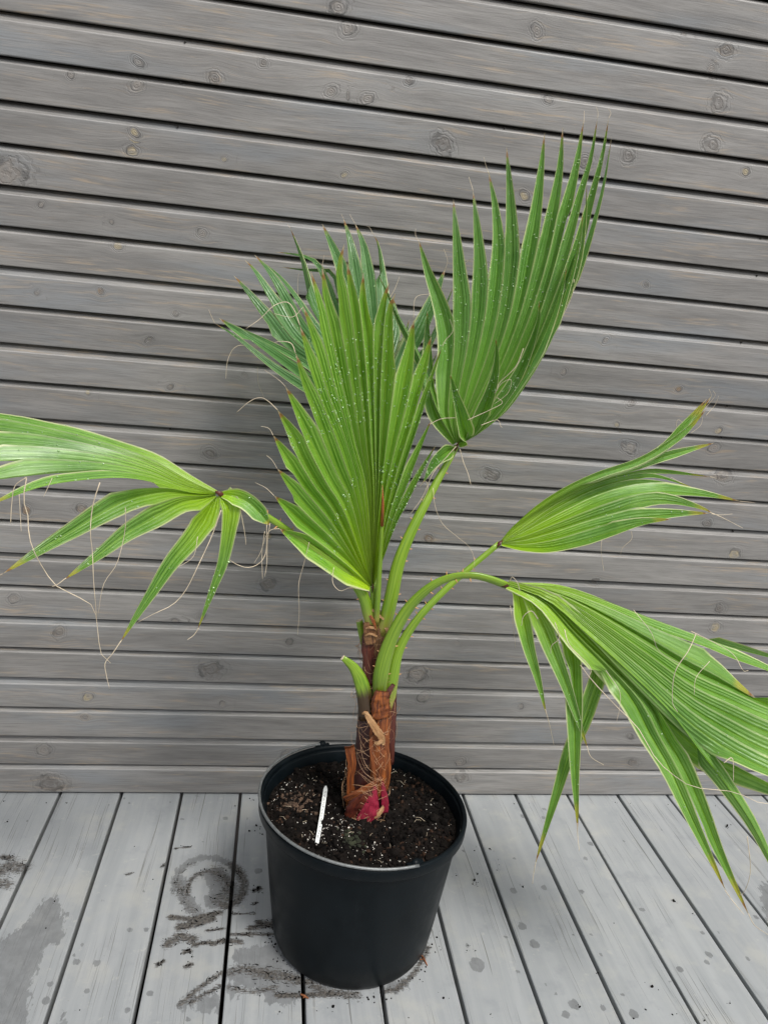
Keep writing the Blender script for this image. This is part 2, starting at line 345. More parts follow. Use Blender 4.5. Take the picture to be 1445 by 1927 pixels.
DROPS = [(*Z2([(a, b)], 860, 1440, 2.47)[0], r/2.47) for a, b, r in ((305, 238, 18), (405, 208, 15), (400, 247, 15), (263, 585, 22), (302, 750, 26), (360, 832, 27), (92, 930, 42), (618, 367, 18), (595, 437, 16), (860, 672, 16), (1035, 948, 20), (1350, 903, 15), (1390, 710, 17), (48, 840, 13), (28, 400, 12), (455, 1065, 10), (415, 1023, 10), (505, 1160, 20), (545, 1115, 28), (680, 1130, 16), (765, 1070, 11), (580, 590, 16), (405, 570, 20), (265, 435, 10), (1140, 780, 13), (1170, 880, 20), (1160, 915, 16), (950, 305, 9), (775, 352, 9), (620, 790, 10), (670, 885, 9), (225, 800, 10), (280, 962, 10), (540, 790, 9), (990, 1010, 9), (1215, 780, 9), (820, 1160, 26))]
DROPS += [(*Z2([(a, b)], 0, 1460, 2.779)[0], r/2.779) for a, b, r in ((955, 228, 14), (1180, 223, 19), (1352, 500, 26), (765, 808, 16), (677, 808, 16), (402, 978, 20), (505, 983, 20), (262, 1092, 18), (240, 1180, 22), (785, 1137, 18), (670, 1230, 16), (985, 1275, 14), (385, 940, 11), (540, 655, 10), (565, 153, 10), (650, 120, 12), (675, 147, 10), (890, 140, 11), (140, 235, 9), (750, 605, 12), (455, 1130, 16), (430, 890, 12), (350, 725, 14), (1030, 105, 12), (1065, 345, 9), (1290, 225, 9))]
DROPS = [(*dz(x, y), r*0.00078) for x, y, r in DROPS]
DIRT = []   # (polyline, half width m, strength)
def dstroke(pts, w, s, z=2):
    pts = Z2(pts, 0, 1460, 2.779) if z == 2 else Z2(pts, 400, 1640, 2.779)
    DIRT.append((np.array([dz(*q) for q in pts]), w, s))
def arc(cx_, cy_, rx, ry, a0, a1, n=9):
    return [(cx_+rx*math.cos(math.radians(a0+(a1-a0)*i/(n-1))), cy_+ry*math.sin(math.radians(a0+(a1-a0)*i/(n-1)))) for i in range(n)]
WETS = [(np.array([dz(*q) for q in Z2(arc(1085, 575, 172, 150, 170, 345), 0, 1460, 2.779)]), 0.0075), (np.array([dz(*q) for q in Z2([(930, 540), (970, 640), (1030, 720)], 0, 1460, 2.779)]), 0.012), (np.array([dz(*q) for q in Z2([(1120, 520), (1190, 600), (1130, 650)], 0, 1460, 2.779)]), 0.022), (np.array([dz(*q) for q in Z2([(1280, 950), (1420, 940)], 0, 1460, 2.779)]), 0.020)]
dstroke(arc(1085, 590, 175, 140, 170, 250), 0.008, 0.50)
dstroke(arc(1090, 600, 110, 100, 170, 350), 0.008, 0.85)
dstroke(arc(1180, 570, 95, 110, -70, 100), 0.013, 0.95)
dstroke([(1130, 500), (1200, 560), (1190, 640), (1140, 650)], 0.022, 0.72)
dstroke([(930, 560), (960, 650), (1010, 710)], 0.014, 0.62)
dstroke([(890, 740), (1000, 750), (1150, 715)], 0.007, 1.25); dstroke([(940, 790), (1000, 780), (1110, 745)], 0.011, 1.15)
dstroke([(880, 880), (940, 840), (1010, 855)], 0.013, 0.95); dstroke([(1010, 887), (1100, 868)], 0.005, 1.2)
dstroke([(1110, 880), (1180, 860), (1260, 870)], 0.007, 1.05); dstroke([(1080, 810), (1170, 800)], 0.005, 1.0)
dstroke([(960, 925), (995, 915)], 0.005, 1.1); dstroke([(970, 1000), (1000, 985)], 0.005, 1.1); dstroke([(820, 990), (855, 970)], 0.005, 1.0)
dstroke([(940, 1200), (1040, 1110), (1100, 1070), (1160, 1030)], 0.006, 1.0); dstroke([(1000, 1190), (1090, 1130), (1150, 1100)], 0.006, 0.85)
dstroke([(0, 500), (60, 470), (110, 480)], 0.024, 0.78); dstroke([(0, 560), (40, 570)], 0.016, 0.8); dstroke([(10, 425), (60, 430)], 0.009, 0.9)
dstroke([(920, 380), (1000, 372)], 0.004, 0.9); dstroke([(660, 520), (690, 510)], 0.004, 1.0); dstroke([(845, 480), (860, 465)], 0.004, 1.0)
dstroke([(1200, 830), (1330, 830), (1430, 830)], 0.005, 1.0); dstroke([(1310, 800), (1420, 770)], 0.010, 0.9); dstroke([(1210, 720), (1330, 725)], 0.003, 0.9)
dstroke([(1190, 1030), (1260, 1010), (1440, 1060)], 0.013, 0.72); dstroke([(1330, 600), (1360, 590)], 0.007, 1.1); dstroke([(1320, 670), (1345, 665)], 0.004, 1.0)
dstroke([(1200, 1110), (1330, 1130), (1440, 1110)], 0.008, 0.72)
dstroke([(200, 520), (330, 540), (450, 570)], 0.014, 0.85, 3); dstroke([(330, 650), (470, 650), (640, 645)], 0.006, 1.15, 3)
dstroke([(240, 270), (300, 280)], 0.010, 1.05, 3); dstroke([(480, 575), (600, 640), (760, 650)], 0.011, 0.85, 3)
dstroke([(900, 630), (960, 625), (1060, 530), (1130, 400)], 0.007, 0.9, 3)
def seg_dist(P, A, B):
    d = B-A; t = np.clip(((P-A)@d)/max(d@d, 1e-12), 0, 1); return np.linalg.norm(P-(A+t[:, None]*d), axis=1)
def poly_sd(P, Q):
    d = np.min([seg_dist(P, Q[i], Q[(i+1) % len(Q)]) for i in range(len(Q))], axis=0)
    ins = np.zeros(len(P), bool)
    for i in range(len(Q)):
        a, b = Q[i], Q[(i+1) % len(Q)]
        c = (a[1] > P[:, 1]) != (b[1] > P[:, 1])
        ins ^= c & (P[:, 0] < (b[0]-a[0])*(P[:, 1]-a[1])/((b[1]-a[1]) if abs(b[1]-a[1]) > 1e-9 else 1e-9)+a[0])
    return np.where(ins, d, -d)
def deck_fields(P):
    wet = np.zeros(len(P)); dirt = np.zeros(len(P))
    for Q in WETP: wet = np.maximum(wet, np.clip(0.5+poly_sd(P, Q)/0.030, 0, 1))
    for x, y, r in DROPS:
        d = np.hypot(P[:, 0]-x, (P[:, 1]-y)*0.9); wet = np.maximum(wet, np.clip(0.5+(r-d)/0.0055, 0, 0.95))
    for Q, w in WETS:
        d = np.min([seg_dist(P, Q[i], Q[i+1]) for i in range(len(Q)-1)], axis=0); wet = np.maximum(wet, np.clip(0.5+(w-d)/0.022, 0, 1))
    for Q, w, s in DIRT:
        d = np.min([seg_dist(P, Q[i], Q[i+1]) for i in range(len(Q)-1)], axis=0); dirt = np.maximum(dirt, s*np.clip(1.25-d/w, 0, 1))
        wet = np.maximum(wet, np.clip(0.62*s*(1.15-d/(w*1.5)), 0, 0.56))
    return wet, dirt

deck = empty('deck', (0.67, -1.2, 0.0)); tag(deck, 'pale grey painted timber deck with narrow dark gaps', 'deck', kind='structure')
PITCH, GAP, X0 = 0.125, 0.0062, 0.04665
for i in range(-12, 26):
    xa, xb = X0+i*PITCH+GAP/2, X0+(i+1)*PITCH-GAP/2
    fine_ = -2 <= i <= 14
    nx = 27 if fine_ else 1
    ys = np.r_[np.linspace(0.045, -0.76, 190), [-3.2]] if fine_ else np.array([0.045, -3.2])
    b = 0.0025
    prof = [(xa, -0.028), (xa, -b), (xa+0.25*b, -0.3*b), (xa+b, 0)] + [(xa+b+(xb-xa-2*b)*j/nx, 0) for j in range(1, nx)] + [(xb-b, 0), (xb-0.25*b, -0.3*b), (xb, -b), (xb, -0.028)]
    m = len(prof); dz0 = (random.random()-0.5)*0.0016
    V = [(px_, y_, pz_+dz0) for y_ in ys for px_, pz_ in prof]
    Fc = [(r_*m+c_, r_*m+c_+1, (r_+1)*m+c_+1, (r_+1)*m+c_) for r_ in range(len(ys)-1) for c_ in range(m-1)]
    Fc += [(r_*m+m-1, r_*m, (r_+1)*m, (r_+1)*m+m-1) for r_ in range(len(ys)-1)]
    Fc += [tuple(range(m))[::-1], tuple((len(ys)-1)*m+c_ for c_ in range(m))]
    o = mesh_obj('plank', V, Fc, M['deck']); adopt(o, deck)
    if fine_:
        P2 = np.array([(v[0], v[1]) for v in V]); w_, d_ = deck_fields(P2); fattr(o, 'wet', w_); fattr(o, 'dirt', d_)
for jy in (-0.25, -0.85, -1.45, -2.05, -2.65):      # joists carry the planks
    V = [(x_, jy+a, z_) for x_ in (-1.45, 3.3) for a in (-0.024, 0.024) for z_ in (-0.155, -0.0295)]
    adopt(mesh_obj('joist', V, [(0, 1, 3, 2), (4, 6, 7, 5), (0, 4, 5, 1), (2, 3, 7, 6), (1, 5, 7, 3), (0, 2, 6, 4)], M['backing']), deck)

# ------------------------------------------------------------------ clad wall: every slat a piece of its own
wall = empty('clad_wall', (0.7, 0.03, 0.0)); tag(wall, 'house wall of horizontal grey-brown stained wooden slats behind the palm', 'wall')
KN = [(132, 139, 8, 0), (257, 160, 11, 0), (260, 116, 9, 0), (405, 147, 12, 1), (496, 117, 8, 1), (622, 172, 11, 0), (690, 186, 11, 0), (655, 50, 15, 0), (637, 12, 16, 0), (254, 249, 9, 2), (248, 284, 10, 2), (422, 299, 5, 2), (648, 328, 6, 2), (12, 325, 30, 0), (380, 438, 8, 0), (222, 462, 8, 2), (210, 417, 5, 0), (77, 384, 6, 0),
      (834, 272, 19, 1), (1032, 186, 8, 0), (987, 368, 10, 2), (1100, 305, 12, 1), (1352, 195, 17, 1), (1339, 272, 15, 1), (1182, 292, 13, 1), (1404, 322, 8, 2), (1214, 535, 7, 1), (1017, 442, 10, 0), (1338, 128, 7, 0), (1367, 93, 12, 1), (1010, 57, 12, 0), (770, 150, 9, 1), (1290, 60, 6, 0),
      (923, 893, 12, 1), (1161, 799, 6, 2), (1173, 835, 7, 1), (1185, 843, 12, 0), (1276, 732, 6, 3), (1344, 843, 10, 0), (1352, 810, 7, 2), (1363, 894, 14, 1), (1382, 1043, 11, 2), (1189, 757, 9, 1), (1355, 1145, 10, 1), (1346, 1181, 11, 2), (395, 853, 11, 1), (49, 960, 11, 3), (152, 957, 10, 3), (806, 1014, 9, 3), (505, 1100, 15, 1), (320, 728, 6, 1), (785, 1270, 17, 0), (797, 1312, 12, 0), (26, 1127, 11, 0), (111, 1189, 13, 1), (165, 1313, 9, 2), (83, 1412, 13, 0), (95, 1474, 19, 1), (398, 1262, 20, 1), (418, 1325, 7, 0), (160, 1350, 7, 1), (540, 1421, 10, 0), (867, 1434, 10, 0), (868, 1463, 12, 1), (1186, 1386, 7, 1), (1192, 1436, 9, 1), (980, 1330, 6, 0), (378, 1160, 8, 1), (545, 1208, 8, 1), (1120, 1095, 8, 1), (190, 548, 7, 3), (165, 738, 5, 2), (70, 550, 5, 0), (460, 705, 6, 0), (300, 975, 7, 2), (505, 1010, 6, 2), (1330, 985, 9, 1), (860, 1210, 6, 0), (330, 1170, 6, 0), (1000, 1195, 5, 0), (1140, 640, 8, 0), (1060, 700, 7, 0), (330, 590, 6, 0), (280, 640, 7, 1)]
KCOL = [(0.22, 0.195, 0.172), (0.115, 0.100, 0.088), (0.36, 0.29, 0.16), (0.19, 0.115, 0.055)]
KNOTS = []
for x, y, r, c in KN:
    P = on_y(x, y, 0.0); KNOTS.append((P[0], P[2], r*mpp(P)*0.92, KCOL[c]))
for i in range(60):                                  # the rest of the wall, out of the frame
    x, z = random.uniform(-1.3, 3.0), random.uniform(0, 2.3)
    if -0.12 < x < 1.75 and z < 1.68: continue
    KNOTS.append((x, z, random.uniform(0.005, 0.014), KCOL[random.randrange(3)]))
WP, WZ, TH = 0.065965, 0.0041, 0.022
for k_ in range(0, 36):
    z0 = k_*WP + WZ; z1 = z0 + WP
    g_ = 0.0138 if (k_+1) % 2 == 0 else 0.0098        # every second joint is the wider one
    zt = z1 - g_
    jy = (random.random()-0.5)*0.0012
    # profile from the undercut bottom edge, up the face, over the rounded arris, up the sloping shoulder
    prof = [(TH, z0+0.0075), (0.0115, z0+0.0015), (0.0016, z0+0.0002), (0.0004, z0+0.0006), (0.0, z0+0.0018)]
    nf = 9
    prof += [(0.0, z0+0.0018+(zt-0.0022-z0-0.0018)*j/nf) for j in range(1, nf+1)]
    prof += [(0.0005, zt-0.0007), (0.0018, zt+0.0000), (0.0036, zt+0.0006)]
    prof += [(0.0092 if g_ > 0.01 else 0.0072, z1-0.0048), (0.0125, z1-0.0040), (0.0170, z1+0.0008), (TH, z1+0.0030)]
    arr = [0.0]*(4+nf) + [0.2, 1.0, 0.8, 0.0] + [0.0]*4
    xs = np.r_[[-1.5, -0.9, -0.5], np.arange(-0.30, 1.98, 0.011), [2.3, 2.8, 3.4]]
    m = len(prof)
    bow = [0.0009*mn.noise((x_*1.3, k_*7.1, 0.5)) for x_ in xs]
    V = [(x_, y_+jy+bow[a], z_) for a, x_ in enumerate(xs) for y_, z_ in prof]
    Fc = [(r_*m+c_+1, r_*m+c_, (r_+1)*m+c_, (r_+1)*m+c_+1) for r_ in range(len(xs)-1) for c_ in range(m-1)]
    Fc += [(r_*m, r_*m+m-1, (r_+1)*m+m-1, (r_+1)*m) for r_ in range(len(xs)-1)] + [tuple(range(m)), tuple((len(xs)-1)*m+c_ for c_ in range(m))[::-1]]
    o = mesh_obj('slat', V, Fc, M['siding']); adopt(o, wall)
    me = o.data
    A = np.array([(v[0], v[2]) for v in V]); kv = np.zeros((len(V), 3)); kc = np.full((len(V), 4), 0.15); best = np.full(len(V), 9.0)
    for kx, kz, kr, kcol in KNOTS:
        if abs(kz-(z0+z1)/2) > WP*0.62: continue
        ex = 1.05+0.45*mn.noise((kx*31, kz*17, 2)); sk = 0.8*mn.noise((kx*13, kz*41, 5)); w_ = (A[:, 1]-kz)/(kr*0.95); u_ = (A[:, 0]-kx)/(kr*ex)+sk*w_; d_ = np.hypot(u_, w_)
        s_ = d_ < np.minimum(best, 5.0); best[s_] = d_[s_]
        kv[s_, 0] = u_[s_]; kv[s_, 1] = w_[s_]; kv[s_, 2] = np.clip((4.5-d_[s_])/1.5, 0, 1); kc[s_, :3] = kcol
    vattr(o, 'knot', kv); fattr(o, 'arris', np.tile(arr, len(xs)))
    ca = me.attributes.new('knotcol', 'FLOAT_COLOR', 'POINT'); ca.data.foreach_set('color', kc.astype(np.float32).ravel())
V = [(x_, y_, z_) for x_ in (-1.5, 3.4) for y_ in (0.0225, 0.06) for z_ in (0.003, 2.38)]
adopt(mesh_obj('wall_backing', V, [(0, 1, 3, 2), (4, 6, 7, 5), (0, 4, 5, 1), (2, 3, 7, 6), (1, 5, 7, 3), (0, 2, 6, 4)], M['backing']), wall)
NV, NF = [], []
for x, y in ((348, 77), (340, 154), (334, 237), (950, 240), (1432, 448), (1425, 518), (1396, 644), (1369, 764), (1358, 823), (1380, 1000), (320, 807), (440, 575)):    # nail heads in the joints
    P = on_y(x, y, 0.0035); tube_data([P, P+np.array([0, 0.004, 0])], 0.0016, 7, V=NV, Fc=NF)
tag(adopt(mesh_obj('nail_heads', NV, NF, M['backing']), wall), kind='stuff')

# ------------------------------------------------------------------ bucket
PX, PY, RIM, HT, RB = 0.6330, -0.3700, 0.1741, 0.2558, 0.1349
TXr, TYr = -0.0463, -0.0264
pot = empty('bucket', (PX, PY, 0)); tag(pot, 'black plastic bucket with wire handle used as a plant pot, on the deck', 'bucket')
def pot_pt(rad, z, a):
    x, y = rad*math.cos(a), rad*math.sin(a); t = max(0, min(1, z/HT))
    return (PX+x, PY+y, z + t*(TXr*x+TYr*y))
def lathe(profile, n=96):
    V = [pot_pt(r_, z_, 2*math.pi*i/n) for i in range(n) for r_, z_ in profile]; m = len(profile)
    Fc = [(i*m+j, ((i+1) % n)*m+j, ((i+1) % n)*m+j+1, i*m+j+1) for i in range(n) for j in range(m-1)]
    return V, Fc
rb = lambda z: RB + (0.1655-RB)*(z/HT)**0.9
wallp = [(0.0, 0.012), (RB-0.012, 0.012), (RB-0.012, 0.003), (RB-0.008, 0.0015), (RB-0.002, 0.003), (RB, 0.007)]
wallp += [(rb(z), z) for z in np.linspace(0.012, 0.232, 12)] + [(rb(0.236)+0.001, 0.2375)]
inner = [(0.1655, 0.250), (0.1640, 0.244)] + [(rb(z)-0.0035, z) for z in np.linspace(0.235, 0.02, 8)] + [(RB-0.006, 0.016), (0, 0.016)]
V, Fc = lathe(wallp + inner)
adopt(mesh_obj('bucket_wall', V, Fc, M['pot'], smooth=True), pot)
rimp = [(0.1665, 0.2350), (0.1715, 0.2362), (0.1732, 0.2385), (0.1735, 0.2480), (0.1741, 0.2525), (0.1736, 0.2550), (0.1722, 0.2564), (0.1700, 0.2566), (0.1676, 0.2556), (0.1662, 0.2530), (0.1658, 0.2480), (0.1652, 0.240), (0.1665, 0.2350)]
V, Fc = lathe(rimp); adopt(mesh_obj('rim', V, Fc, M['pot'], smooth=True), pot)
def rim_angle(x, y):
    P = on_z(x, y, 0.25); return math.atan2(P[1]-PY, P[0]-PX)
a1 = rim_angle(604, 1404); a2 = rim_angle(782, 1634)
for a, er in ((a1, 0.1735), (a2, 0.1640)):            # ears: a boss with a pierced knob
    c = np.array(pot_pt(er, 0.2515, a)); out = np.array([math.cos(a), math.sin(a), 0]); tn = np.array([-out[1], out[0], 0])
    V, Fc = [], []
    tube_data([c-out*0.004+np.array([0, 0, -0.010]), c+np.array([0, 0, -0.004]), c+out*0.002+np.array([0, 0, 0.006]), c+np.array([0, 0, 0.0115])], [0.0085, 0.0092, 0.0082, 0.005], 12, 0.75, ref=out, V=V, Fc=Fc)
    tube_data([c-tn*0.013+np.array([0, 0, 0.001]), c+tn*0.013+np.array([0, 0, 0.001])], 0.006, 10, V=V, Fc=Fc)
    adopt(mesh_obj('handle_ear', V, Fc, M['pot'], smooth=True), pot)
if a2 < a1: a2 += 2*math.pi
pts = []
for i in range(61):
    t = i/60; a = a1 + (a2-a1)*t; e = math.sin(math.pi*t)
    pts.append(np.array(pot_pt(0.1740 - 0.0010*e, 0.2585 + 0.0025*e**0.4, a)))
V, Fc = tube_data(pts, 0.0023, 8); adopt(mesh_obj('wire_handle', V, Fc, M['wire'], smooth=True), pot)

# ------------------------------------------------------------------ potting soil
SZ = 0.2330
def soil_z(x, y):
    r = math.hypot(x-PX, y-PY)/0.163
    h = SZ + 0.007*(1-r*r) + 0.006*mn.noise((x*16, y*16, 1.0)) + 0.0035*mn.noise((x*55, y*55, 4.0)) + 0.0020*mn.noise((x*130, y*130, 9.0))
    return h + TXr*(x-PX)*0.9 + TYr*(y-PY)*0.9 - 0.006*max(0, r-0.86)/0.14
nr, na = 60, 200
V = [(PX, PY, soil_z(PX, PY))]
for i in range(1, nr+1):
    for j in range(na):
        a = 2*math.pi*j/na; r_ = 0.1590*i/nr; x, y = PX+r_*math.cos(a), PY+r_*math.sin(a); V.append((x, y, soil_z(x, y)))
Fc = [(0, 1+j, 1+(j+1) % na) for j in range(na)]
for i in range(nr-1):
    for j in range(na): Fc.append((1+i*na+j, 1+(i+1)*na+j, 1+(i+1)*na+(j+1) % na, 1+i*na+(j+1) % na))
soil = mesh_obj('potting_soil', V, Fc, M['soil'], smooth=True)
tag(soil, 'dark crumbly potting soil with white perlite filling the black bucket', 'soil', kind='stuff')
ICO = []
t_ = (1+5**0.5)/2
for a, b in ((1, t_), (-1, t_), (1, -t_), (-1, -t_)): ICO += [(a, b, 0), (0, a, b), (b, 0, a)]
ICO = np.array(ICO)/np.linalg.norm(ICO[0])
def hull_faces():
    fs = []
    n = len(ICO); ed = np.linalg.norm(ICO[:, None]-ICO[None], axis=2); mn_ = np.min(ed[ed > 0.1])*1.05
    for i in range(n):
        for j in range(i+1, n):
            for l in range(j+1, n):
                if ed[i, j] < mn_ and ed[j, l] < mn_ and ed[i, l] < mn_:
                    nn = np.cross(ICO[j]-ICO[i], ICO[l]-ICO[i]); fs.append((i, j, l) if nn@ICO[i] > 0 else (i, l, j))
    return fs
ICF = hull_faces()
def lumps(items, V, Fc):
    """items: (centre, radius)"""
    for c, r in items:
        b0 = len(V); sc = RNG.uniform(0.55, 1.25, 3)*r
        q = np.linalg.qr(RNG.normal(size=(3, 3)))[0]
        pts = (ICO*sc*RNG.uniform(0.75, 1.2, (12, 1)))@q + c
        V.extend(pts); Fc.extend([tuple(b0+i for i in f) for f in ICF])
def scatter(n, rlo, rhi, clus=None, rad=0.155):
    out = []
    while len(out) < n:
        a, r = random.uniform(0, 2*math.pi), rad*math.sqrt(random.random()); x, y = PX+r*math.cos(a), PY+r*math.sin(a)
        if clus and random.random() > clus(x, y): continue
        s = rlo*(rhi/rlo)**(random.random()**1.6); out.append((np.array([x, y, soil_z(x, y)+s*0.25]), s))
    return out
V, Fc = [], []; lumps(scatter(2100, 0.0013, 0.0050)+scatter(130, 0.005, 0.0092), V, Fc); tag(mesh_obj('soil_clods', V, Fc, M['clod'], soil), kind='stuff')
V, Fc = [], []; lumps(scatter(380, 0.0012, 0.0045, lambda x, y: 0.2+0.8*(mn.noise((x*12, y*12, 7)) > 0.05)), V, Fc); tag(mesh_obj('bark_chips', V, Fc, M['bark'], soil), kind='stuff')
pc = [on_z(x, y, 0.235)[:2] for x, y in ((530, 1490), (512, 1520), (640, 1545), (655, 1560), (640, 1590), (575, 1430), (765, 1440), (735, 1425), (600, 1580), (700, 1600))]
def pcl(x, y):
    d = min(math.hypot(x-c[0], y-c[1]) for c in pc); return 0.10 + 0.9*math.exp(-(d/0.020)**2)
V, Fc = [], []; lumps(scatter(640, 0.0005, 0.0015, pcl), V, Fc); tag(mesh_obj('perlite_grains', V, Fc, M['perlite'], soil), kind='stuff')
bc = on_z(560, 1512, .238); V, Fc = [], []
lumps([(np.array([x_, y_, soil_z(x_, y_)+.001]), random.uniform(.001, .0035)) for x_, y_ in [(bc[0]+random.gauss(0, .014), bc[1]+random.gauss(0, .016)) for q in range(150)]], V, Fc)
tag(mesh_obj('peat_patch', V, Fc, mat_plain('dry_peat', (0.075, 0.045, 0.028), 0.95, 0.4, 80, 0.5), soil), kind='stuff')
bc = on_z(660, 1588, .236); V, Fc = [], []
lumps([(np.array([x_, y_, soil_z(x_, y_)+.002]), random.uniform(.001, .004)) for x_, y_ in [(bc[0]+random.gauss(0, .008), bc[1]+random.gauss(0, .010)) for q in range(70)]], V, Fc)
tag(mesh_obj('moss_patch', V, Fc, mat_plain('moss', (0.022, 0.026, 0.012), 0.95, 0.5, 80, 0.5), soil), kind='stuff')
V, Fc = [], []
for i in range(34):                                   # rootlets
    (c, _s), = scatter(1, 0.001, 0.002, rad=0.145); a = random.uniform(0, 6.28); L = random.uniform(0.006, 0.018)
    d = np.array([math.cos(a), math.sin(a), 0]); tube_data([c-d*L/2+[0, 0, 0.001], c+[0, 0, random.uniform(0.002, 0.005)], c+d*L/2+[0, 0, 0.001]], 0.00024, 4, V=V, Fc=Fc)
tag(mesh_obj('rootlets', V, Fc, M['fibre'], soil), kind='stuff')

# plant tag lying on the soil, pointed end towards the wall
k = NT('printed_tag'); s_ = k.attr('along').outputs['Fac']; v_ = k.attr('across').outputs['Fac']
tx = k.noise(k.xyz(k.math('MULTIPLY', s_, 26.0), k.math('MULTIPLY', v_, 0.9), 3.0), 1.0, 3, 0.8)
ink = k.math('MULTIPLY', k.math('MULTIPLY', k.rng(tx, 0.50, 0.56), k.rng(k.math('ABSOLUTE', v_), 0.55, 0.40)), k.math('MULTIPLY', k.rng(s_, 0.03, 0.06), k.rng(s_, 0.90, 0.86)))
k.bsdf(k.mix(k.math('MULTIPLY', ink, 0.85), (0.80, 0.82, 0.80), (0.03, 0.03, 0.035)), 0.4)
A = on_z(596, 1592, 0.2395); B = on_z(613, 1484, 0.2480); A[2] = soil_z(A[0], A[1])+0.0045; B[2] = soil_z(B[0], B[1])+0.010
T = unit(B-A); L = np.linalg.norm(B-A); sd_ = unit(np.cross(T, [0.35, 0, 1.0])); nn = unit(np.cross(sd_, T))
outl = [(0.0, 0.0028), (0.03, 0.0031), (0.45, 0.0033), (0.86, 0.0036), (0.93, 0.0034), (0.965, 0.0022), (0.99, 0.0009)]
V, al, ac = [], [], []
for s0, w0 in outl:
    for zz in (0.0006, -0.0006):
        for q in (-1, 0, 1): V.append(A+T*L*s0+sd_*w0*q+nn*(zz+0.002*math.sin(s0*3.14))); al.append(s0); ac.append(q)
Fc = []
for i in range(len(outl)-1):
    a, b = i*6, i*6+6
    Fc += [(a, a+1, b+1, b), (a+1, a+2, b+2, b+1), (a+3, b+3, b+4, a+4), (a+4, b+4, b+5, a+5), (a, b, b+3, a+3), (a+2, a+5, b+5, b+2)]
Fc += [(0, 3, 4, 5, 2, 1), tuple(np.array((0, 1, 2, 5, 4, 3))+6*(len(outl)-1))]
tg = mesh_obj('plant_tag', V, Fc, k.m); fattr(tg, 'along', al); fattr(tg, 'across', ac)
tag(tg, 'slim white plastic plant tag with dark print lying on the potting soil', 'plant tag')

# crumbs of soil dropped on the deck
CR = [(*Z2([(a, b)], 860, 1440, 2.47)[0], r) for a, b, r in ((80, 400, 2.0), (152, 392, 3.2), (95, 510, 2.0), (78, 540, 3.4), (90, 382, 1.5), (190, 440, 1.4), (195, 465, 1.4), (185, 490, 1.4), (1005, 632, 4.5), (1012, 637, 3), (1095, 693, 2), (905, 1035, 4.2), (875, 1140, 3), (820, 1182, 3), (1255, 285, 5), (1250, 290, 3), (155, 1162, 2), (305, 568, 3), (380, 620, 1.5), (45, 865, 1.8), (85, 865, 1.8), (728, 738, 2), (1268, 1110, 2.4), (1000, 1165, 2.5), (1020, 1160, 1.8), (1160, 1165, 2), (1150, 1190, 2), (265, 182, 2), (335, 180, 2), (735, 175, 2), (805, 180, 2), (980, 185, 2), (1200, 190, 2), (655, 970, 3), (570, 1128, 3))]
CR += [(*Z2([(a, b)], 400, 1640, 2.779)[0], r) for a, b, r in ((630, 712, 4.2), (1207, 667, 3.4), (1025, 770, 2), (350, 738, 2.2), (545, 733, 1.8), (1275, 25, 2.8), (1370, 48, 4), (1385, 15, 2.6), (1360, 70, 2.4), (235, 90, 5), (215, 105, 3), (1172, 350, 3), (1335, 390, 2))]
CR += [(*Z2([(a, b)], 0, 1460, 2.779)[0], r) for a, b, r in ((38, 243, 2.6), (350, 145, 2.4), (1340, 263, 4.5), (1303, 292, 4.2), (1372, 310, 3.4), (1306, 122, 2.4), (1328, 130, 2.4), (703, 373, 1.8), (800, 545, 2.2), (1350, 590, 5), (980, 918, 5), (990, 912, 3), (243, 143, 2), (20, 135, 2), (240, 800, 2), (1003, 950, 2), (417, 1230, 2), (1070, 490, 3), (285, 660, 2.5), (1230, 160, 2))]
items = []
for x, y, r in CR:
    P = on_z(x, y, 0); rr = r*0.00062; items.append((np.array([P[0], P[1], rr*0.55]), rr))
    for q in range(2): items.append((np.array([P[0]+random.gauss(0, rr*2.2), P[1]+random.gauss(0, rr*2.2), rr*0.22]), rr*0.38))
for Q, w, s in DIRT:
    for q in range(int(7*s)):
        i = random.randrange(len(Q)-1); t = random.random(); P = Q[i]*(1-t)+Q[i+1]*t; rr = random.uniform(0.0004, 0.0015)
        items.append((np.array([P[0]+random.gauss(0, w*0.6), P[1]+random.gauss(0, w*0.6), rr*0.5]), rr))
def smear(P, ang, L, w, V, Fc):
    b0 = len(V); d = np.array([math.cos(ang), math.sin(ang), 0]); n_ = np.array([-d[1], d[0], 0]); m_ = 7; bend = random.uniform(-.25, .25)*L
    for i in range(m_):
        t = i/(m_-1); ww = w*math.sin(math.pi*(0.06+0.88*t))*random.uniform(0.55, 1.25); c = P+d*L*(t-.5)+n_*(bend*math.sin(math.pi*t)+random.gauss(0, w*0.35))
        V += [c-n_*ww+[0, 0, .0001], c+[0, 0, random.uniform(.0003, .0008)], c+n_*ww+[0, 0, .0001]]
    for i in range(m_-1):
        a = b0+i*3; Fc += [(a, a+1, a+4, a+3), (a+1, a+2, a+5, a+4)]
SV, SF = [], []
for Q, w, s in DIRT:
    ln = sum(np.linalg.norm(Q[i+1]-Q[i]) for i in range(len(Q)-1))
    for q in range(int(3+ln*w*s*5500)):
        i = random.randrange(len(Q)-1); t = random.random(); P = Q[i]*(1-t)+Q[i+1]*t; d = Q[i+1]-Q[i]
        P = np.array([P[0]+random.gauss(0, w*0.55), P[1]+random.gauss(0, w*0.55), 0.0])
        if abs(((P[0]-X0) % PITCH)-0) < .006 or abs(((P[0]-X0) % PITCH)-PITCH) < .006: continue
        if math.hypot(P[0]-PX, P[1]-PY) < RB+.004: continue
        smear(P, math.atan2(d[1], d[0])+random.gauss(0, 0.35), random.uniform(.004, .016), random.uniform(.0003, .0009), SV, SF)
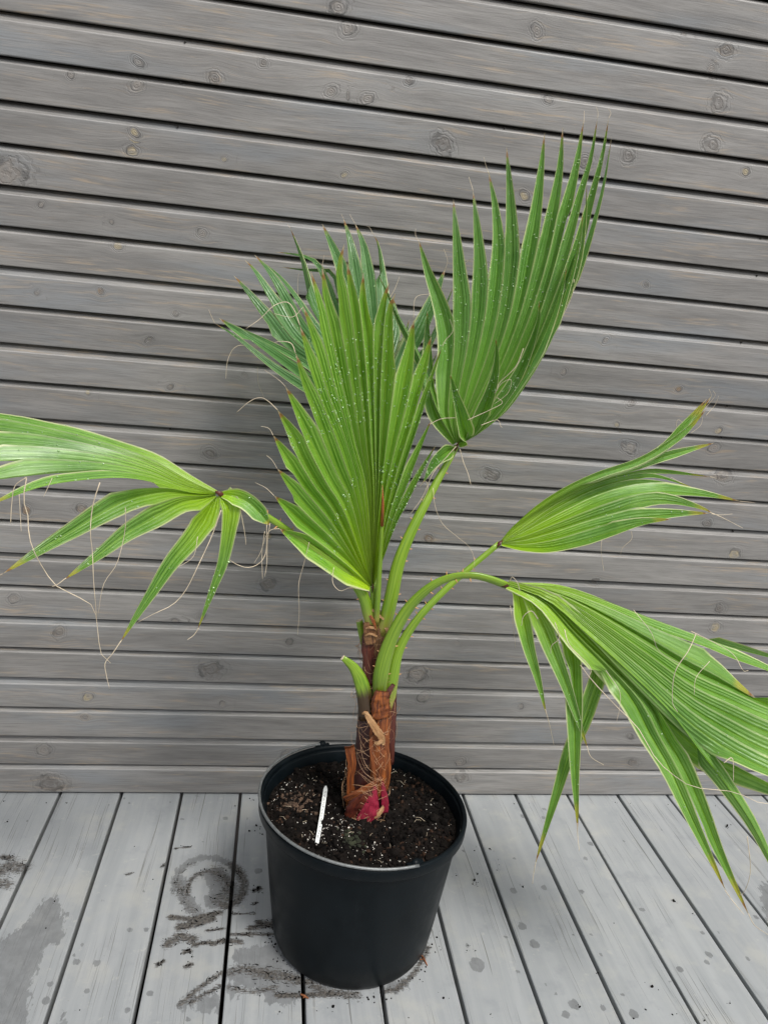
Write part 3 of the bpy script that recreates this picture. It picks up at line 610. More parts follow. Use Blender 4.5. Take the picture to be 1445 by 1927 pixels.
for q in range(130):
    a = random.uniform(math.radians(170), math.radians(370)); r_ = RB+abs(random.gauss(0, 0.012)); rr = random.uniform(0.0005, 0.0018)
    items.append((np.array([PX+r_*math.cos(a), PY+r_*math.sin(a), rr*0.5]), rr))
V, Fc = SV, SF; lumps(items, V, Fc)
tag(mesh_obj('soil_crumbs', V, Fc, M['clod']), 'scattered dark crumbs of potting soil spilt on the grey deck', 'soil', kind='stuff')

# two chips of bark knocked out of the bucket
for pts, lab in (([(792, 1797), (797, 1806), (804, 1818)], 'small orange-brown bark chip lying on the deck against the foot of the bucket'), ([(566, 1872), (573, 1877), (581, 1880)], 'ragged orange-brown bark chip caught in the deck gap in front of the bucket')):
    P = [on_z(x, y, 0.0022) for x, y in pts]; V, Fc = [], []
    tube_data([P[0], P[1]+[0, 0, .0015], P[2]], [0.0012, 0.0021, 0.0010], 7, 0.6, V=V, Fc=Fc)
    tube_data([P[1], P[1]+(P[2]-P[0])[[1, 0, 2]]*[.3, -.3, 0]+[0, 0, .002]], [0.0012, 0.0005], 5, V=V, Fc=Fc)
    tag(mesh_obj('bark_chip', V, Fc, M['sheath_plain']), lab, 'bark chip')

# ------------------------------------------------------------------ the palm
palm = empty('fan_palm', (0.6458, -0.37, 0.225)); tag(palm, 'young fan palm with pleated green fronds and fibrous red-brown trunk in black bucket', 'palm')
def px3(pts):
    """(x, y, Y) photograph pixels with a depth plane each -> points"""
    return np.array([on_y(a, b, c) for a, b, c in pts])
def limb(name, pts, widths, mat, parent, n=26, sides=12, flat=0.5, ref=(0.1, -1, 0.35)):
    """stalk from (px, py, Y) points with pixel widths"""
    Q = catmull([(a, b, c, w) for (a, b, c), w in zip(pts, widths)], n)
    P = px3(Q[:, :3]); rad = np.array([0.5*w*mpp(p) for w, p in zip(Q[:, 3], P)])
    V, Fc = tube_data(P, rad, sides, flat, ref=np.array(ref))
    o = mesh_obj(name, V, Fc, mat, smooth=True); o.parent = parent; o.matrix_parent_inverse = INV
    fattr(o, 'along', np.repeat(np.linspace(0, 1, n), sides)); fattr(o, 'across', np.tile([math.cos(2*math.pi*i/sides) for i in range(sides)], n))
    return o, P, rad
INV = Matrix.Translation(-Vector(palm.location))

def strap(name, pts, widths, mat, parent, bulge=0.38, n=22, nc=9, curl=62, wob=0.10, ref=(0.05, -1, 0.25), seed=0):
    """open sheath: a strip bowed towards ref, with a thickness and ragged edges"""
    Q = catmull([(a, b, c, w) for (a, b, c), w in zip(pts, widths)], n); P = px3(Q[:, :3]); T = np.gradient(P, axis=0)
    V, al, ac = [], [], []
    for side in (0, 1):
        for i in range(n):
            t = unit(T[i]); N = unit(np.array(ref) - t*(np.array(ref)@t)); B = np.cross(t, N); w = 0.5*Q[i, 3]*mpp(P[i])
            for j in range(nc):
                u = -1+2*j/(nc-1); a = math.radians(curl)*u
                rg = 1+wob*mn.noise((i*0.9, u*2+seed*3.1, seed))
                lift = wob*0.9*w*mn.noise((i*0.6, u*3.0, seed+5.5))
                V.append(P[i] + B*w*rg*math.sin(a)/math.sin(math.radians(curl)) + N*(w*bulge*(math.cos(a)-math.cos(math.radians(curl))) + lift - 0.0009*side))
                al.append(i/(n-1)); ac.append(u)
    s0 = n*nc; Fc = []
    for i in range(n-1):
        for j in range(nc-1):
            a = i*nc+j; Fc.append((a, a+1, a+nc+1, a+nc)); Fc.append((s0+a, s0+a+nc, s0+a+nc+1, s0+a+1))
        for j in (0, nc-1):
            a = i*nc+j; Fc.append((a, a+nc, s0+a+nc, s0+a))
    for i in (0, n-1):
        for j in range(nc-1): a = i*nc+j; Fc.append((a, s0+a, s0+a+1, a+1))
    o = mesh_obj(name, V, Fc, mat, smooth=True); o.parent = parent; o.matrix_parent_inverse = INV
    fattr(o, 'along', al); fattr(o, 'across', ac); return o

# trunk core
TK = [(690, 1555, 74), (689, 1520, 74), (690, 1480, 72), (694, 1440, 66), (699, 1400, 62), (703, 1350, 60), (706, 1300, 56), (705, 1260, 46), (704, 1220, 42), (703, 1180, 38), (704, 1150, 28)]
Q = catmull([(a, b, -0.372, c) for a, b, c in TK], 60); P = px3(Q[:, :3]); sides = 40
V, al, ac = [], [], []
for i in range(60):
    w = 0.5*Q[i, 3]*mpp(P[i])
    for j in range(sides):
        a = 2*math.pi*j/sides
        r_ = w*(1+0.07*mn.noise((math.cos(a)*1.6, math.sin(a)*1.6, P[i][2]*14))+0.05*mn.noise((math.cos(a)*5, math.sin(a)*5, P[i][2]*60)))
        V.append(P[i]+np.array([r_*math.cos(a), r_*math.sin(a)*0.92, 0])); al.append(i/59*6); ac.append(math.sin(a*3+i*0.12))
Fc = [(i*sides+j, i*sides+(j+1) % sides, (i+1)*sides+(j+1) % sides, (i+1)*sides+j) for i in range(59) for j in range(sides)]
Fc.append(tuple(59*sides+j for j in range(sides)))
zc = [np.mean([V[q][2] for q in f]) for f in Fc]
ztop = on_y(705, 1290, -0.372)[2]
trunk = mesh_obj('trunk', V, Fc, smooth=True, mats=[M['trunk'], M['trunk_top']], midx=[1 if z > ztop else 0 for z in zc]); trunk.parent = palm; trunk.matrix_parent_inverse = INV
fattr(trunk, 'along', al); fattr(trunk, 'across', ac)
SH = [('leaf_sheath', [(706, 1506, -.400), (712, 1455, -.401), (714, 1400, -.399), (717, 1345, -.396), (719, 1318, -.392)], [16, 32, 38, 38, 30], 'sheath'),
      ('leaf_sheath', [(662, 1520, -.394), (659, 1470, -.398), (662, 1440, -.400), (657, 1404, -.402)], [22, 13, 17, 19], 'sheath'),
      ('leaf_sheath', [(652, 1508, -.398), (672, 1496, -.407), (700, 1476, -.408), (720, 1462, -.402)], [22, 17, 9, 4], 'sheath'),
      ('leaf_sheath', [(666, 1548, -.398), (674, 1522, -.405), (688, 1500, -.408), (700, 1480, -.408)], [36, 44, 34, 10], 'sheath_dark'),
      ('leaf_sheath', [(735, 1440, -.385), (733, 1390, -.390), (734, 1330, -.390), (740, 1292, -.388)], [12, 22, 24, 14], 'sheath_dark'),
      ('leaf_sheath', [(707, 1476, -.407), (702, 1440, -.408), (698, 1400, -.407), (701, 1385, -.405)], [5, 8, 7, 4], 'sheath'),
      ('leaf_sheath', [(726, 1490, -.398), (729, 1450, -.399), (726, 1410, -.400), (722, 1380, -.400)], [8, 14, 14, 8], 'sheath'),
      ('red_sheath', [(690, 1546, -.409), (698, 1520, -.411), (706, 1478, -.408)], [40, 32, 4], 'crimson'),
      ('red_sheath', [(724, 1530, -.399), (724, 1505, -.401), (719, 1470, -.402)], [14, 14, 4], 'crimson'),
      ('dry_sheath_tip', [(679, 1345, -.404), (688, 1343, -.409), (698, 1358, -.411), (710, 1376, -.411), (719, 1390, -.409), (722, 1402, -.406)], [4, 9, 12, 14, 12, 5], 'tan'),
      ('dry_sheath_tip', [(704, 1398, -.409), (712, 1399, -.412), (720, 1392, -.410)], [3, 8, 5], 'tan'),
      ('leaf_sheath', [(718, 1325, -.400), (728, 1308, -.402), (741, 1288, -.397)], [16, 13, 7], 'sheath_dark'),
      ('leaf_sheath', [(708, 1318, -.402), (722, 1312, -.404), (735, 1300, -.400)], [4, 8, 5], 'tan'),
      ('leaf_sheath', [(716, 1352, -.403), (716, 1330, -.408), (717, 1312, -.411), (719, 1300, -.411)], [34, 36, 32, 24], 'sheath'),
      ('leaf_sheath', [(700, 1290, -.398), (696, 1250, -.396), (693, 1215, -.395), (694, 1170, -.396)], [20, 24, 24, 16], 'sheath_dark'),
      ('leaf_sheath', [(712, 1240, -.394), (717, 1205, -.396), (718, 1170, -.396)], [22, 22, 12], 'fib'),
      ('leaf_sheath', [(699, 1212, -.399), (696, 1190, -.400), (692, 1170, -.401)], [24, 24, 16], 'fib'),
      ('dry_sheath_tip', [(694, 1142, -.402), (706, 1152, -.404), (722, 1166, -.401)], [3, 5, 3], 'tan'),
      ('dry_sheath_tip', [(690, 1150, -.403), (702, 1168, -.405), (708, 1186, -.403)], [3, 6, 3], 'sheath'),
      ('dry_sheath_tip', [(688, 1183, -.402), (698, 1181, -.405), (708, 1184, -.403)], [3, 5, 3], 'tan'),
      ('dry_sheath_tip', [(687, 1197, -.402), (697, 1193, -.405), (710, 1198, -.403)], [3, 4, 3], 'tan'),
      ('dry_sheath_tip', [(722, 1178, -.398), (729, 1187, -.400), (729, 1202, -.398)], [4, 6, 3], 'tan'),
      ('dry_sheath_tip', [(694, 1543, -.410), (712, 1533, -.413), (722, 1518, -.408)], [5, 9, 4], 'tan')]
M['fib'] = M['trunk_top']; M['stub'] = mat_petiole('stub_green', 0.52, (0.040, 0.012, 0.010)); M['petiole_low'] = mat_petiole('petiole_brown_base', 0.20, (0.075, 0.035, 0.014))
for q, (nm, pts, wd, mt) in enumerate(SH): strap(nm, pts, wd, M[mt], palm, seed=q+1, wob=0.30 if 'tip' in nm else 0.18, bulge=0.22 if 'tip' in nm else 0.38)
# stalk stubs left where old fronds were cut
for pts, wd, fl in (([(692, 1352, -.398), (686, 1310, -.404), (678, 1280, -.408), (665, 1256, -.412), (645, 1238, -.416)], [34, 30, 26, 19, 10], .42),
                    ([(694, 1250, -.375), (687, 1215, -.378), (681, 1190, -.380), (676, 1168, -.382)], [14, 15, 15, 13], .5),
                    ([(737, 1270, -.375), (750, 1225, -.372), (766, 1187, -.370)], [10, 9, 8], .6)):
    o, P, rad = limb('cut_stalk', pts, wd, M['stub'], palm, 16, 12, fl)
    e = P[-1]; d = unit(P[-1]-P[-2]); V, Fc = tube_data([e-d*0.0004, e+d*0.0010], rad[-1]*1.03, 10, fl, ref=np.array([0.1, -1, .35]))
    c = mesh_obj('cut_end', V, Fc, M['fibre']); c.parent = o; c.matrix_parent_inverse = Matrix.Identity(4)
# loose fibres round the trunk
V, Fc = [], []
for q in range(230):
    i = random.randrange(4, 58); w = 0.5*Q[i, 3]*mpp(P[0] if False else px3(Q[i:i+1, :3])[0]); c0 = px3(Q[i:i+1, :3])[0]
    a0 = random.uniform(-3.0, 0.3); da = random.uniform(0.3, 1.5)*random.choice((-1, 1)); dzv = random.uniform(-0.055, 0.03); out = random.choice((0.002, 0.002, 0.004, 0.010)) if i > 20 else 0.003
    pts = []
    for t in np.linspace(0, 1, 8):
        a = a0+da*t; rr = w*1.14+0.002+out*math.sin(math.pi*t*random.uniform(0.7, 1)) ; pts.append(c0+np.array([rr*math.cos(a), rr*math.sin(a), dzv*t+0.004*math.sin(t*5+q)]))
    tube_data(pts, random.uniform(0.00012, 0.00030), 4, V=V, Fc=Fc)
o = mesh_obj('trunk_fibres', V, Fc, M['fibre_tan']); o.parent = palm; o.matrix_parent_inverse = INV; tag(o, kind='stuff')

class Leaf:
    def __init__(self, hub, segs, wmax, ref, mat, fold=0.32, split=0.5, pw=1.0):
        self.hub = hub; self.wmax = wmax; self.ref = unit(ref); self.mat = mat; self.fold = fold; self.split = split
        self.lines = []
        for sg in segs:
            tipY, pts = sg[0], sg[1]; opt = sg[2] if len(sg) > 2 else {}
            Q = catmull([(hub[0], hub[1])]+list(pts), 70)
            s = np.r_[0, np.cumsum(np.linalg.norm(np.diff(Q, axis=0), axis=1))]; s /= s[-1]
            Yv = hub[2] + (tipY-hub[2])*s**opt.get('pw', pw)
            P3 = np.array([on_y(q[0], q[1], y) for q, y in zip(Q, Yv)])
            d = np.r_[0, np.cumsum(np.linalg.norm(np.diff(P3, axis=0), axis=1))]
            self.lines.append((P3, d, opt))
    def at(self, i, dd):
        P3, d, _ = self.lines[i]; return np.array([np.interp(dd, d, P3[:, k]) for k in range(3)])
    def build(self, frond, drops=0):
        n = 26; nL = len(self.lines); samples = []
        for i, (P3, d, opt) in enumerate(self.lines):
            L = d[-1]; wm = opt.get('w', self.wmax); sp_ = opt.get('split', self.split)
            ds = L*np.linspace(0.004/L, 1, n); Mx = np.array([self.at(i, x) for x in ds]); T = np.gradient(Mx, axis=0)
            def side_dir(j, x): return self.at(j, min(x, self.lines[j][1][-1]))-self.at(i, min(x, self.lines[j][1][-1]))
            x0 = 0.25*L
            if i < nL-1: B = side_dir(i+1, x0)
            else: B = -side_dir(i-1, x0)
            rows = []; t0 = unit(T[0]); B = unit(B-t0*(B@t0)); sgn = None
            for a in range(n):
                t = unit(T[a]); B = unit(B-t*(B@t))
                if 'face' in opt:
                    Bt = unit(np.cross(np.array(opt['face']), t)); Bt = Bt if Bt@B >= 0 else -Bt
                    f_ = min(1, max(0, (a/(n-1)-0.06)/0.16)); B = unit(B*(1-f_)+Bt*f_)
                N = np.cross(t, B)
                if sgn is None:
                    am = min(n-1, 8); tm = unit(T[am]); Bm = unit(B-tm*(B@tm)); sgn = 1 if np.cross(tm, Bm)@self.ref > 0 else -1
                N = N*sgn
                s = a/(n-1)
                tp = 1.0 if s < sp_ else max(((1-s)/(1-sp_))**0.85, 0.0)
                wb = opt.get('wb', 0.35); w = wm*(wb+(1-wb)*min(1, s/0.25))*tp
                edges = []; fr = []
                for j, dirn in ((i-1, -1), (i+1, 1)):
                    E = None
                    if 0 <= j < nL and ds[a] <= self.lines[j][1][-1] and not opt.get('free') and not self.lines[j][2].get('free'):
                        Mj = self.at(j, ds[a]); df = Mj-Mx[a]; h = np.linalg.norm(df)/2
                        if h <= max(w, 1e-5) and (df@B)*dirn > 0.2*h:
                            tj = unit(self.at(j, min(ds[a]+0.004, self.lines[j][1][-1]))-self.at(j, max(ds[a]-0.004, 0)))
                            Np = np.cross(unit(t+tj), unit(df)*dirn)*sgn; Np = unit(Np)
                            E = 0.5*(Mj+Mx[a]) + Np*h*self.fold
                    if E is None:
                        E = Mx[a]+B*dirn*w+N*w*self.fold
                        fr.append(1.0)
                    else: fr.append(0.0)
                    edges.append(E)
                mid = Mx[a]-N*w*self.fold*0.4
                rows.append((edges[0], mid, edges[1], N, fr))
            V, al, ac, mg = [], [], [], []
            for half in (0, 1):
                for a, (El, mid, Er, N, fr) in enumerate(rows):
                    A_, B_ = (El, mid) if half == 0 else (mid, Er); v0, v1 = (-1, 0) if half == 0 else (0, 1)
                    wv = 0.06*np.linalg.norm(Er-El)
                    for q in (0, 0.5, 1):
                        bul = N*wv*(0.5-abs(q-0.5))*0.8
                        V.append(A_*(1-q)+B_*q+bul); al.append(a/(n-1)); ac.append(v0*(1-q)+v1*q); mg.append(fr[half])
            Fc = [(h_*n*3+a*3+c, h_*n*3+a*3+c+1, h_*n*3+(a+1)*3+c+1, h_*n*3+(a+1)*3+c) for h_ in (0, 1) for a in range(n-1) for c in (0, 1)]
            o = mesh_obj('leaflet', V, Fc, self.mat, smooth=True); o.parent = frond; o.matrix_parent_inverse = Matrix.Identity(4)
            fattr(o, 'along', al); fattr(o, 'across', ac); fattr(o, 'margin', mg)
            samples.append(rows)
        if drops:
            V, Fc = [], []
            k_ = 0
            while k_ < drops:
                rows = random.choice(samples); a = random.uniform(0.40, 0.90)*(n-1); i0 = int(a); f = a-i0; q = random.random()
                e = lambda rw: (rw[0]*(1-2*q)+rw[1]*2*q) if q < .5 else (rw[1]*(2-2*q)+rw[2]*(2*q-1))
                P_ = e(rows[i0])*(1-f)+e(rows[i0+1])*f; N = rows[i0][3]; r_ = 0.0007*2.6**(random.random()**1.5)
                if mn.noise(tuple(P_*9)) < -0.12: continue
                b0 = len(V); tt = unit(np.cross(N, [0.2, 0.1, 1])); bb = np.cross(N, tt)
                V += [P_+(tt*c_[0]+bb*c_[1])*r_+N*(c_[2]*r_*0.7+r_*0.25) for c_ in ICO]; Fc += [tuple(b0+z_ for z_ in f_) for f_ in ICF]; k_ += 1
            o = mesh_obj('water_droplets', V, Fc, M['water'], smooth=True); o.parent = frond; o.matrix_parent_inverse = Matrix.Identity(4); tag(o, kind='stuff')
k = NT('water_drop'); k.bsdf((0.70, 0.92, 0.52), 0.06, **{'Transmission Weight': 0.65, 'IOR': 1.33, 'Specular IOR Level': 0.9}); M['water'] = k.m

def frond(pet, leaf, mat_fibres, drops=0, spines=0, pmat='petiole', label=None):
    f = bpy.data.objects.new('frond', None); COL.objects.link(f); f.parent = palm; f.matrix_parent_inverse = INV; f.empty_display_size = 0.03
    if label: f['label'] = label
    o, P, rad = limb('petiole', pet[0], pet[1], M[pmat], f, 30, 12, pet[2] if len(pet) > 2 else 0.55); o.matrix_parent_inverse = Matrix.Identity(4)
    # hastula: the small brown tongue where the blade meets the stalk
    h = P[-1]; d = unit(P[-1]-P[-3]); V, Fc = tube_data([h-d*0.008, h-d*0.001+np.array([0, -0.003, 0.002]), h+d*0.006+np.array([0, -0.002, 0.002])], [rad[-1]*0.75, rad[-1]*0.7, rad[-1]*0.2], 9, 0.4)
    c = mesh_obj('hastula', V, Fc, M['sheath_dark'], smooth=True); c.parent = f; c.matrix_parent_inverse = Matrix.Identity(4)
    if spines:
        V, Fc = [], []
        T = np.gradient(P, axis=0)
        for q in range(spines):
            for sd2 in (1, -1):
                a = int(np.interp(q+random.random()*0.7, [0, spines], [5, 27])); t = unit(T[a]); N = np.array([0.1, -1, 0.35]); N = unit(N-t*(N@t)); B = np.cross(t, N)*sd2
                c0 = P[a]+B*rad[a]*0.9; tube_data([c0-B*0.001, c0+B*0.0022+t*0.0008, c0+B*0.0046+t*0.0020], [0.0012, 0.0009, 0.00015], 5, V=V, Fc=Fc)
        c = mesh_obj('spines', V, Fc, M['spine']); c.parent = f; c.matrix_parent_inverse = Matrix.Identity(4); tag(c, kind='stuff')
    leaf.build(f, drops)
    if mat_fibres:
        V, Fc = [], []
        for y0, y1, w, pts in mat_fibres:
            Qf = catmull(pts, 18); Yv = np.linspace(y0, y1, 18); tube_data([on_y(a, b, c_) for (a, b), c_ in zip(Qf, Yv)], np.linspace(w, w*0.55, 18), 5, V=V, Fc=Fc)
        c = mesh_obj('leaf_threads', V, Fc, M['fibre'], smooth=True); c.parent = f; c.matrix_parent_inverse = Matrix.Identity(4); tag(c, kind='stuff')
    return f
TH1, TH2 = 0.00062, 0.00042
NR = (0.05, -1, 0.25)
# F1: the bright fan in the middle, face to the camera
L = Leaf((701, 1107, -.410), [
    (-.47, [(646, 1068), (585, 1026), (526, 995)]), (-.475, [(660, 1058), (607, 1011), (563, 975), (516, 933)]), (-.475, [(635, 1014), (591, 964), (549, 917), (522, 882)]),
    (-.47, [(624, 975), (577, 917), (544, 867), (514, 819)]), (-.465, [(638, 969), (599, 911), (568, 856), (552, 818), (522, 771)]), (-.46, [(657, 964), (624, 903), (591, 838), (563, 779), (537, 727)]),
    (-.45, [(668, 953), (635, 875), (602, 784), (574, 723), (556, 664)]), (-.44, [(675, 940), (648, 845), (612, 760), (584, 680), (564, 612)]), (-.43, [(682, 940), (655, 830), (622, 740), (595, 650), (570, 575)]),
    (-.42, [(688, 930), (663, 837), (640, 743), (614, 640), (596, 560), (584, 508)]), (-.41, [(692, 930), (672, 830), (650, 735), (628, 630), (612, 560), (606, 500)]),
    (-.405, [(696, 930), (682, 830), (668, 719), (655, 630), (643, 560), (636, 505), (648, 458)]), (-.40, [(700, 930), (692, 830), (682, 715), (672, 620), (661, 545), (653, 492)]),
    (-.40, [(705, 930), (702, 830), (697, 715), (690, 620), (684, 560), (684, 512)]), (-.405, [(709, 930), (710, 830), (711, 715), (716, 620), (726, 556), (733, 530)]),
    (-.41, [(713, 930), (719, 830), (724, 719), (729, 651), (734, 582), (744, 551)]), (-.415, [(719, 940), (735, 840), (757, 735), (771, 661), (779, 600)]),
    (-.42, [(725, 950), (745, 870), (772, 784), (797, 690), (812, 632)]), (-.43, [(731, 970), (755, 890), (785, 800), (812, 715), (832, 652)], {'w': .008}),
    (-.445, [(735, 985), (760, 920), (790, 845), (812, 790)], {'w': .009}), (-.46, [(738, 1000), (765, 945), (795, 885), (820, 838)], {'w': .007})],
    .0175, NR, M['leaf_a'], 0.72, 0.70)
frond(([(706, 1172, -.392), (703, 1140, -.398), (701, 1106, -.410)], [15, 11, 10]), L,
      [(-.47, -.48, TH2, [(526, 995), (510, 997), (500, 1010), (490, 1040), (478, 1060)]), (-.475, -.48, TH2, [(516, 933), (500, 918), (480, 908)]), (-.475, -.48, TH2, [(522, 882), (512, 866), (502, 857)]),
       (-.47, -.47, TH2, [(514, 819), (506, 806), (491, 802)]), (-.465, -.465, TH1, [(522, 771), (505, 755), (490, 748), (470, 755), (445, 776)]), (-.46, -.46, TH2, [(537, 727), (525, 715), (498, 696)]),
       (-.45, -.46, TH1, [(556, 664), (548, 646), (530, 642), (516, 644)]), (-.44, -.45, TH1, [(564, 612), (554, 584), (540, 568), (515, 575), (490, 599), (463, 618)]), (-.43, -.44, TH2, [(570, 578), (550, 596), (517, 590)]),
       (-.41, -.41, TH2, [(606, 500), (608, 490), (610, 480)]), (-.46, -.47, TH2, [(582, 1020), (572, 1060), (562, 1100), (563, 1150), (560, 1195)]), (-.47, -.47, TH2, [(628, 1068), (626, 1096), (640, 1112), (660, 1106), (690, 1112)]),
       (-.40, -.40, TH2, [(733, 560), (742, 545), (752, 520)]), (-.42, -.42, TH2, [(778, 600), (782, 560), (810, 552)]), (-.43, -.44, TH2, [(832, 652), (838, 640), (852, 622), (846, 600)])],
      drops=620)
# F2: the tall frond leaning right and upward
L = Leaf((859, 838, -.345), [
    (-.235, [(826, 775), (805, 715), (788, 668), (751, 597), (732, 554), (712, 517)], {'w': .0095}), (-.24, [(826, 790), (812, 740), (808, 680), (806, 630), (804, 585)], {'w': .012}),
    (-.235, [(838, 785), (838, 735), (842, 660), (838, 612), (824, 563), (805, 511), (788, 452)]), (-.225, [(850, 780), (856, 720), (866, 650), (868, 584), (862, 500), (856, 420), (853, 374)]),
    (-.22, [(862, 780), (874, 720), (888, 660), (900, 584), (902, 505), (897, 430), (890, 358)]), (-.215, [(872, 780), (890, 720), (908, 665), (926, 584), (937, 480), (932, 395), (919, 322)]),
    (-.215, [(880, 780), (904, 725), (926, 670), (950, 584), (962, 480), (960, 380), (953, 275)]), (-.22, [(886, 782), (916, 730), (942, 672), (973, 584), (995, 478), (1009, 395), (1018, 320), (1025, 248)]),
    (-.235, [(890, 785), (928, 730), (956, 675), (992, 584), (1024, 478), (1040, 398), (1053, 320), (1059, 238)]), (-.25, [(895, 788), (940, 730), (970, 680), (1010, 590), (1045, 480), (1068, 382), (1084, 315), (1098, 228)]),
    (-.27, [(900, 790), (950, 735), (984, 685), (1024, 595), (1064, 470), (1093, 363), (1112, 297), (1124, 222)], {'w': .010}), (-.29, [(905, 795), (957, 742), (998, 685), (1036, 600), (1080, 492), (1113, 373), (1134, 290), (1145, 222)], {'w': .010}),
    (-.315, [(908, 802), (960, 757), (1008, 690), (1046, 606), (1091, 497), (1114, 425), (1134, 350), (1151, 255)], {'w': .010}), (-.345, [(906, 808), (955, 768), (1000, 700), (1040, 620), (1084, 510), (1100, 420), (1104, 340)], {'w': .010}),
    (-.375, [(904, 812), (950, 772), (995, 705), (1032, 635), (1072, 520), (1092, 440), (1096, 395)], {'w': .010}), (-.40, [(900, 815), (940, 775), (985, 705), (1015, 650), (1048, 570), (1067, 500)], {'w': .011}),
    (-.415, [(895, 818), (930, 775), (960, 730), (988, 677), (1012, 606), (1014, 565)], {'w': .0105, 'split': .4, 'face': (-.25, -1, .2)}), (-.42, [(888, 818), (908, 775), (926, 725), (934, 680), (933, 636)], {'w': .0115, 'split': .35, 'face': (-.2, -1, .2)}),
    (-.415, [(876, 825), (868, 785), (855, 738), (847, 705)], {'w': .0130, 'split': .25, 'free': True, 'face': (0, -1, .1)}), (-.42, [(838, 852), (815, 872), (796, 908)], {'w': .0115, 'split': .3, 'free': True, 'face': (0.1, -1, .3)})],
    .0150, NR, M['leaf_b'], 0.66, 0.56)
frond(([(720, 1195, -.392), (728, 1160, -.395), (737, 1120, -.397), (750, 1060, -.397), (775, 998, -.39), (815, 920, -.372), (859, 840, -.345)], [26, 27, 27, 25, 21, 16, 11]), L,
      [(-.40, -.40, TH1, [(858, 840), (840, 860), (815, 890), (795, 935), (770, 970)]), (-.40, -.40, TH1, [(865, 845), (872, 870), (880, 890), (886, 912)]), (-.415, -.42, TH1, [(905, 800), (935, 790), (942, 802), (945, 804)]),
       (-.42, -.42, TH1, [(880, 790), (920, 772), (945, 758), (935, 748)]), (-.42, -.42, TH2, [(930, 740), (945, 720), (962, 715), (955, 740), (930, 760)]), (-.43, -.43, TH1, [(805, 800), (830, 788), (856, 786)]),
       (-.38, -.38, TH2, [(815, 918), (818, 950), (832, 985), (860, 1010), (885, 1032), (893, 1062), (882, 1082)]), (-.40, -.39, TH1, [(790, 915), (800, 905), (805, 920), (795, 945)]), (-.23, -.23, TH2, [(788, 455), (782, 442), (782, 430)]),
       (-.22, -.22, TH2, [(890, 358), (886, 345), (882, 332)]), (-.216, -.22, TH2, [(919, 325), (914, 310), (910, 295)]), (-.25, -.25, TH2, [(1098, 232), (1099, 220), (1099, 208)]), (-.27, -.27, TH2, [(1124, 222), (1125, 212), (1122, 200)]),
       (-.29, -.29, TH2, [(1145, 222), (1149, 212), (1144, 203)]), (-.24, -.24, TH2, [(870, 500), (885, 488), (900, 488), (945, 505), (950, 530)]), (-.35, -.35, TH2, [(1080, 525), (1075, 560), (1045, 620), (1020, 660), (1010, 672)]), (-.43, -.43, TH1, [(985, 655), (970, 690), (940, 720), (935, 735)])],
      drops=560, spines=6)
# F3: the bluish-green frond behind, its tips against the wall
L = Leaf((716, 850, -.265), [
    (-.17, [(640, 775), (568, 728), (510, 688), (444, 634), (404, 608)], {'w': .009}), (-.15, [(645, 765), (575, 712), (508, 662), (440, 618), (412, 598)]), (-.14, [(655, 755), (590, 695), (532, 660), (470, 628), (420, 605)], {'w': .008}),
    (-.12, [(660, 750), (605, 690), (553, 658), (510, 608), (468, 553), (440, 518)]), (-.10, [(665, 745), (615, 685), (556, 632), (515, 570), (480, 512), (460, 488)]), (-.08, [(670, 740), (625, 680), (565, 618), (535, 562), (508, 515), (478, 478)]),
    (-.07, [(675, 735), (635, 675), (588, 610), (556, 560), (525, 520), (488, 488)], {'w': .010}), (-.04, [(682, 730), (650, 660), (610, 610), (585, 560), (568, 490), (546, 428)]),
    (-.03, [(686, 725), (660, 650), (636, 590), (612, 530), (598, 500), (580, 486), (548, 478), (518, 474)], {'split': .7, 'pw': .7, 'w': .0085}), (-.03, [(690, 725), (668, 650), (648, 590), (633, 540), (625, 514), (605, 511), (566, 508), (529, 502)], {'split': .7, 'pw': .7, 'w': .008}),
    (-.06, [(694, 720), (680, 640), (662, 560), (639, 496), (606, 420)]), (-.06, [(700, 715), (692, 640), (678, 570), (667, 510), (658, 455), (646, 410)]), (-.06, [(706, 715), (705, 640), (698, 570), (690, 505), (683, 460), (668, 420)]),
    (-.07, [(714, 715), (718, 640), (719, 570), (717, 510), (711, 460), (702, 440)]), (-.09, [(722, 720), (735, 650), (742, 600), (740, 560)]), (-.10, [(730, 730), (750, 670), (765, 630), (770, 600)]),
    (-.12, [(738, 740), (765, 675), (790, 628), (815, 565), (838, 505)]), (-.14, [(748, 750), (780, 685), (810, 640), (842, 565), (853, 538)], {'w': .008}), (-.17, [(758, 770), (795, 715), (822, 665)], {'w': .009})],
    .0215, NR, M['leaf_d'], 0.60, 0.52)
frond(([(706, 1175, -.360), (704, 1120, -.345), (708, 1000, -.305), (716, 852, -.265)], [14, 12, 10, 9]), L,
      [(-.15, -.15, TH1, [(404, 608), (395, 588), (393, 582)]), (-.17, -.17, TH1, [(490, 668), (460, 650), (440, 655), (428, 680), (425, 712)]), (-.15, -.16, TH2, [(485, 690), (486, 720), (497, 748)]), (-.06, -.05, TH2, [(646, 410), (642, 402)]), (-.06, -.05, TH2, [(668, 420), (658, 403)]), (-.06, -.05, TH2, [(702, 440), (695, 427), (690, 426)]), (-.04, -.04, TH2, [(546, 428), (541, 422)]), (-.08, -.07, TH2, [(562, 560), (560, 535), (562, 515)]), (-.12, -.12, TH2, [(838, 505), (842, 490), (835, 468)])],
      drops=240)
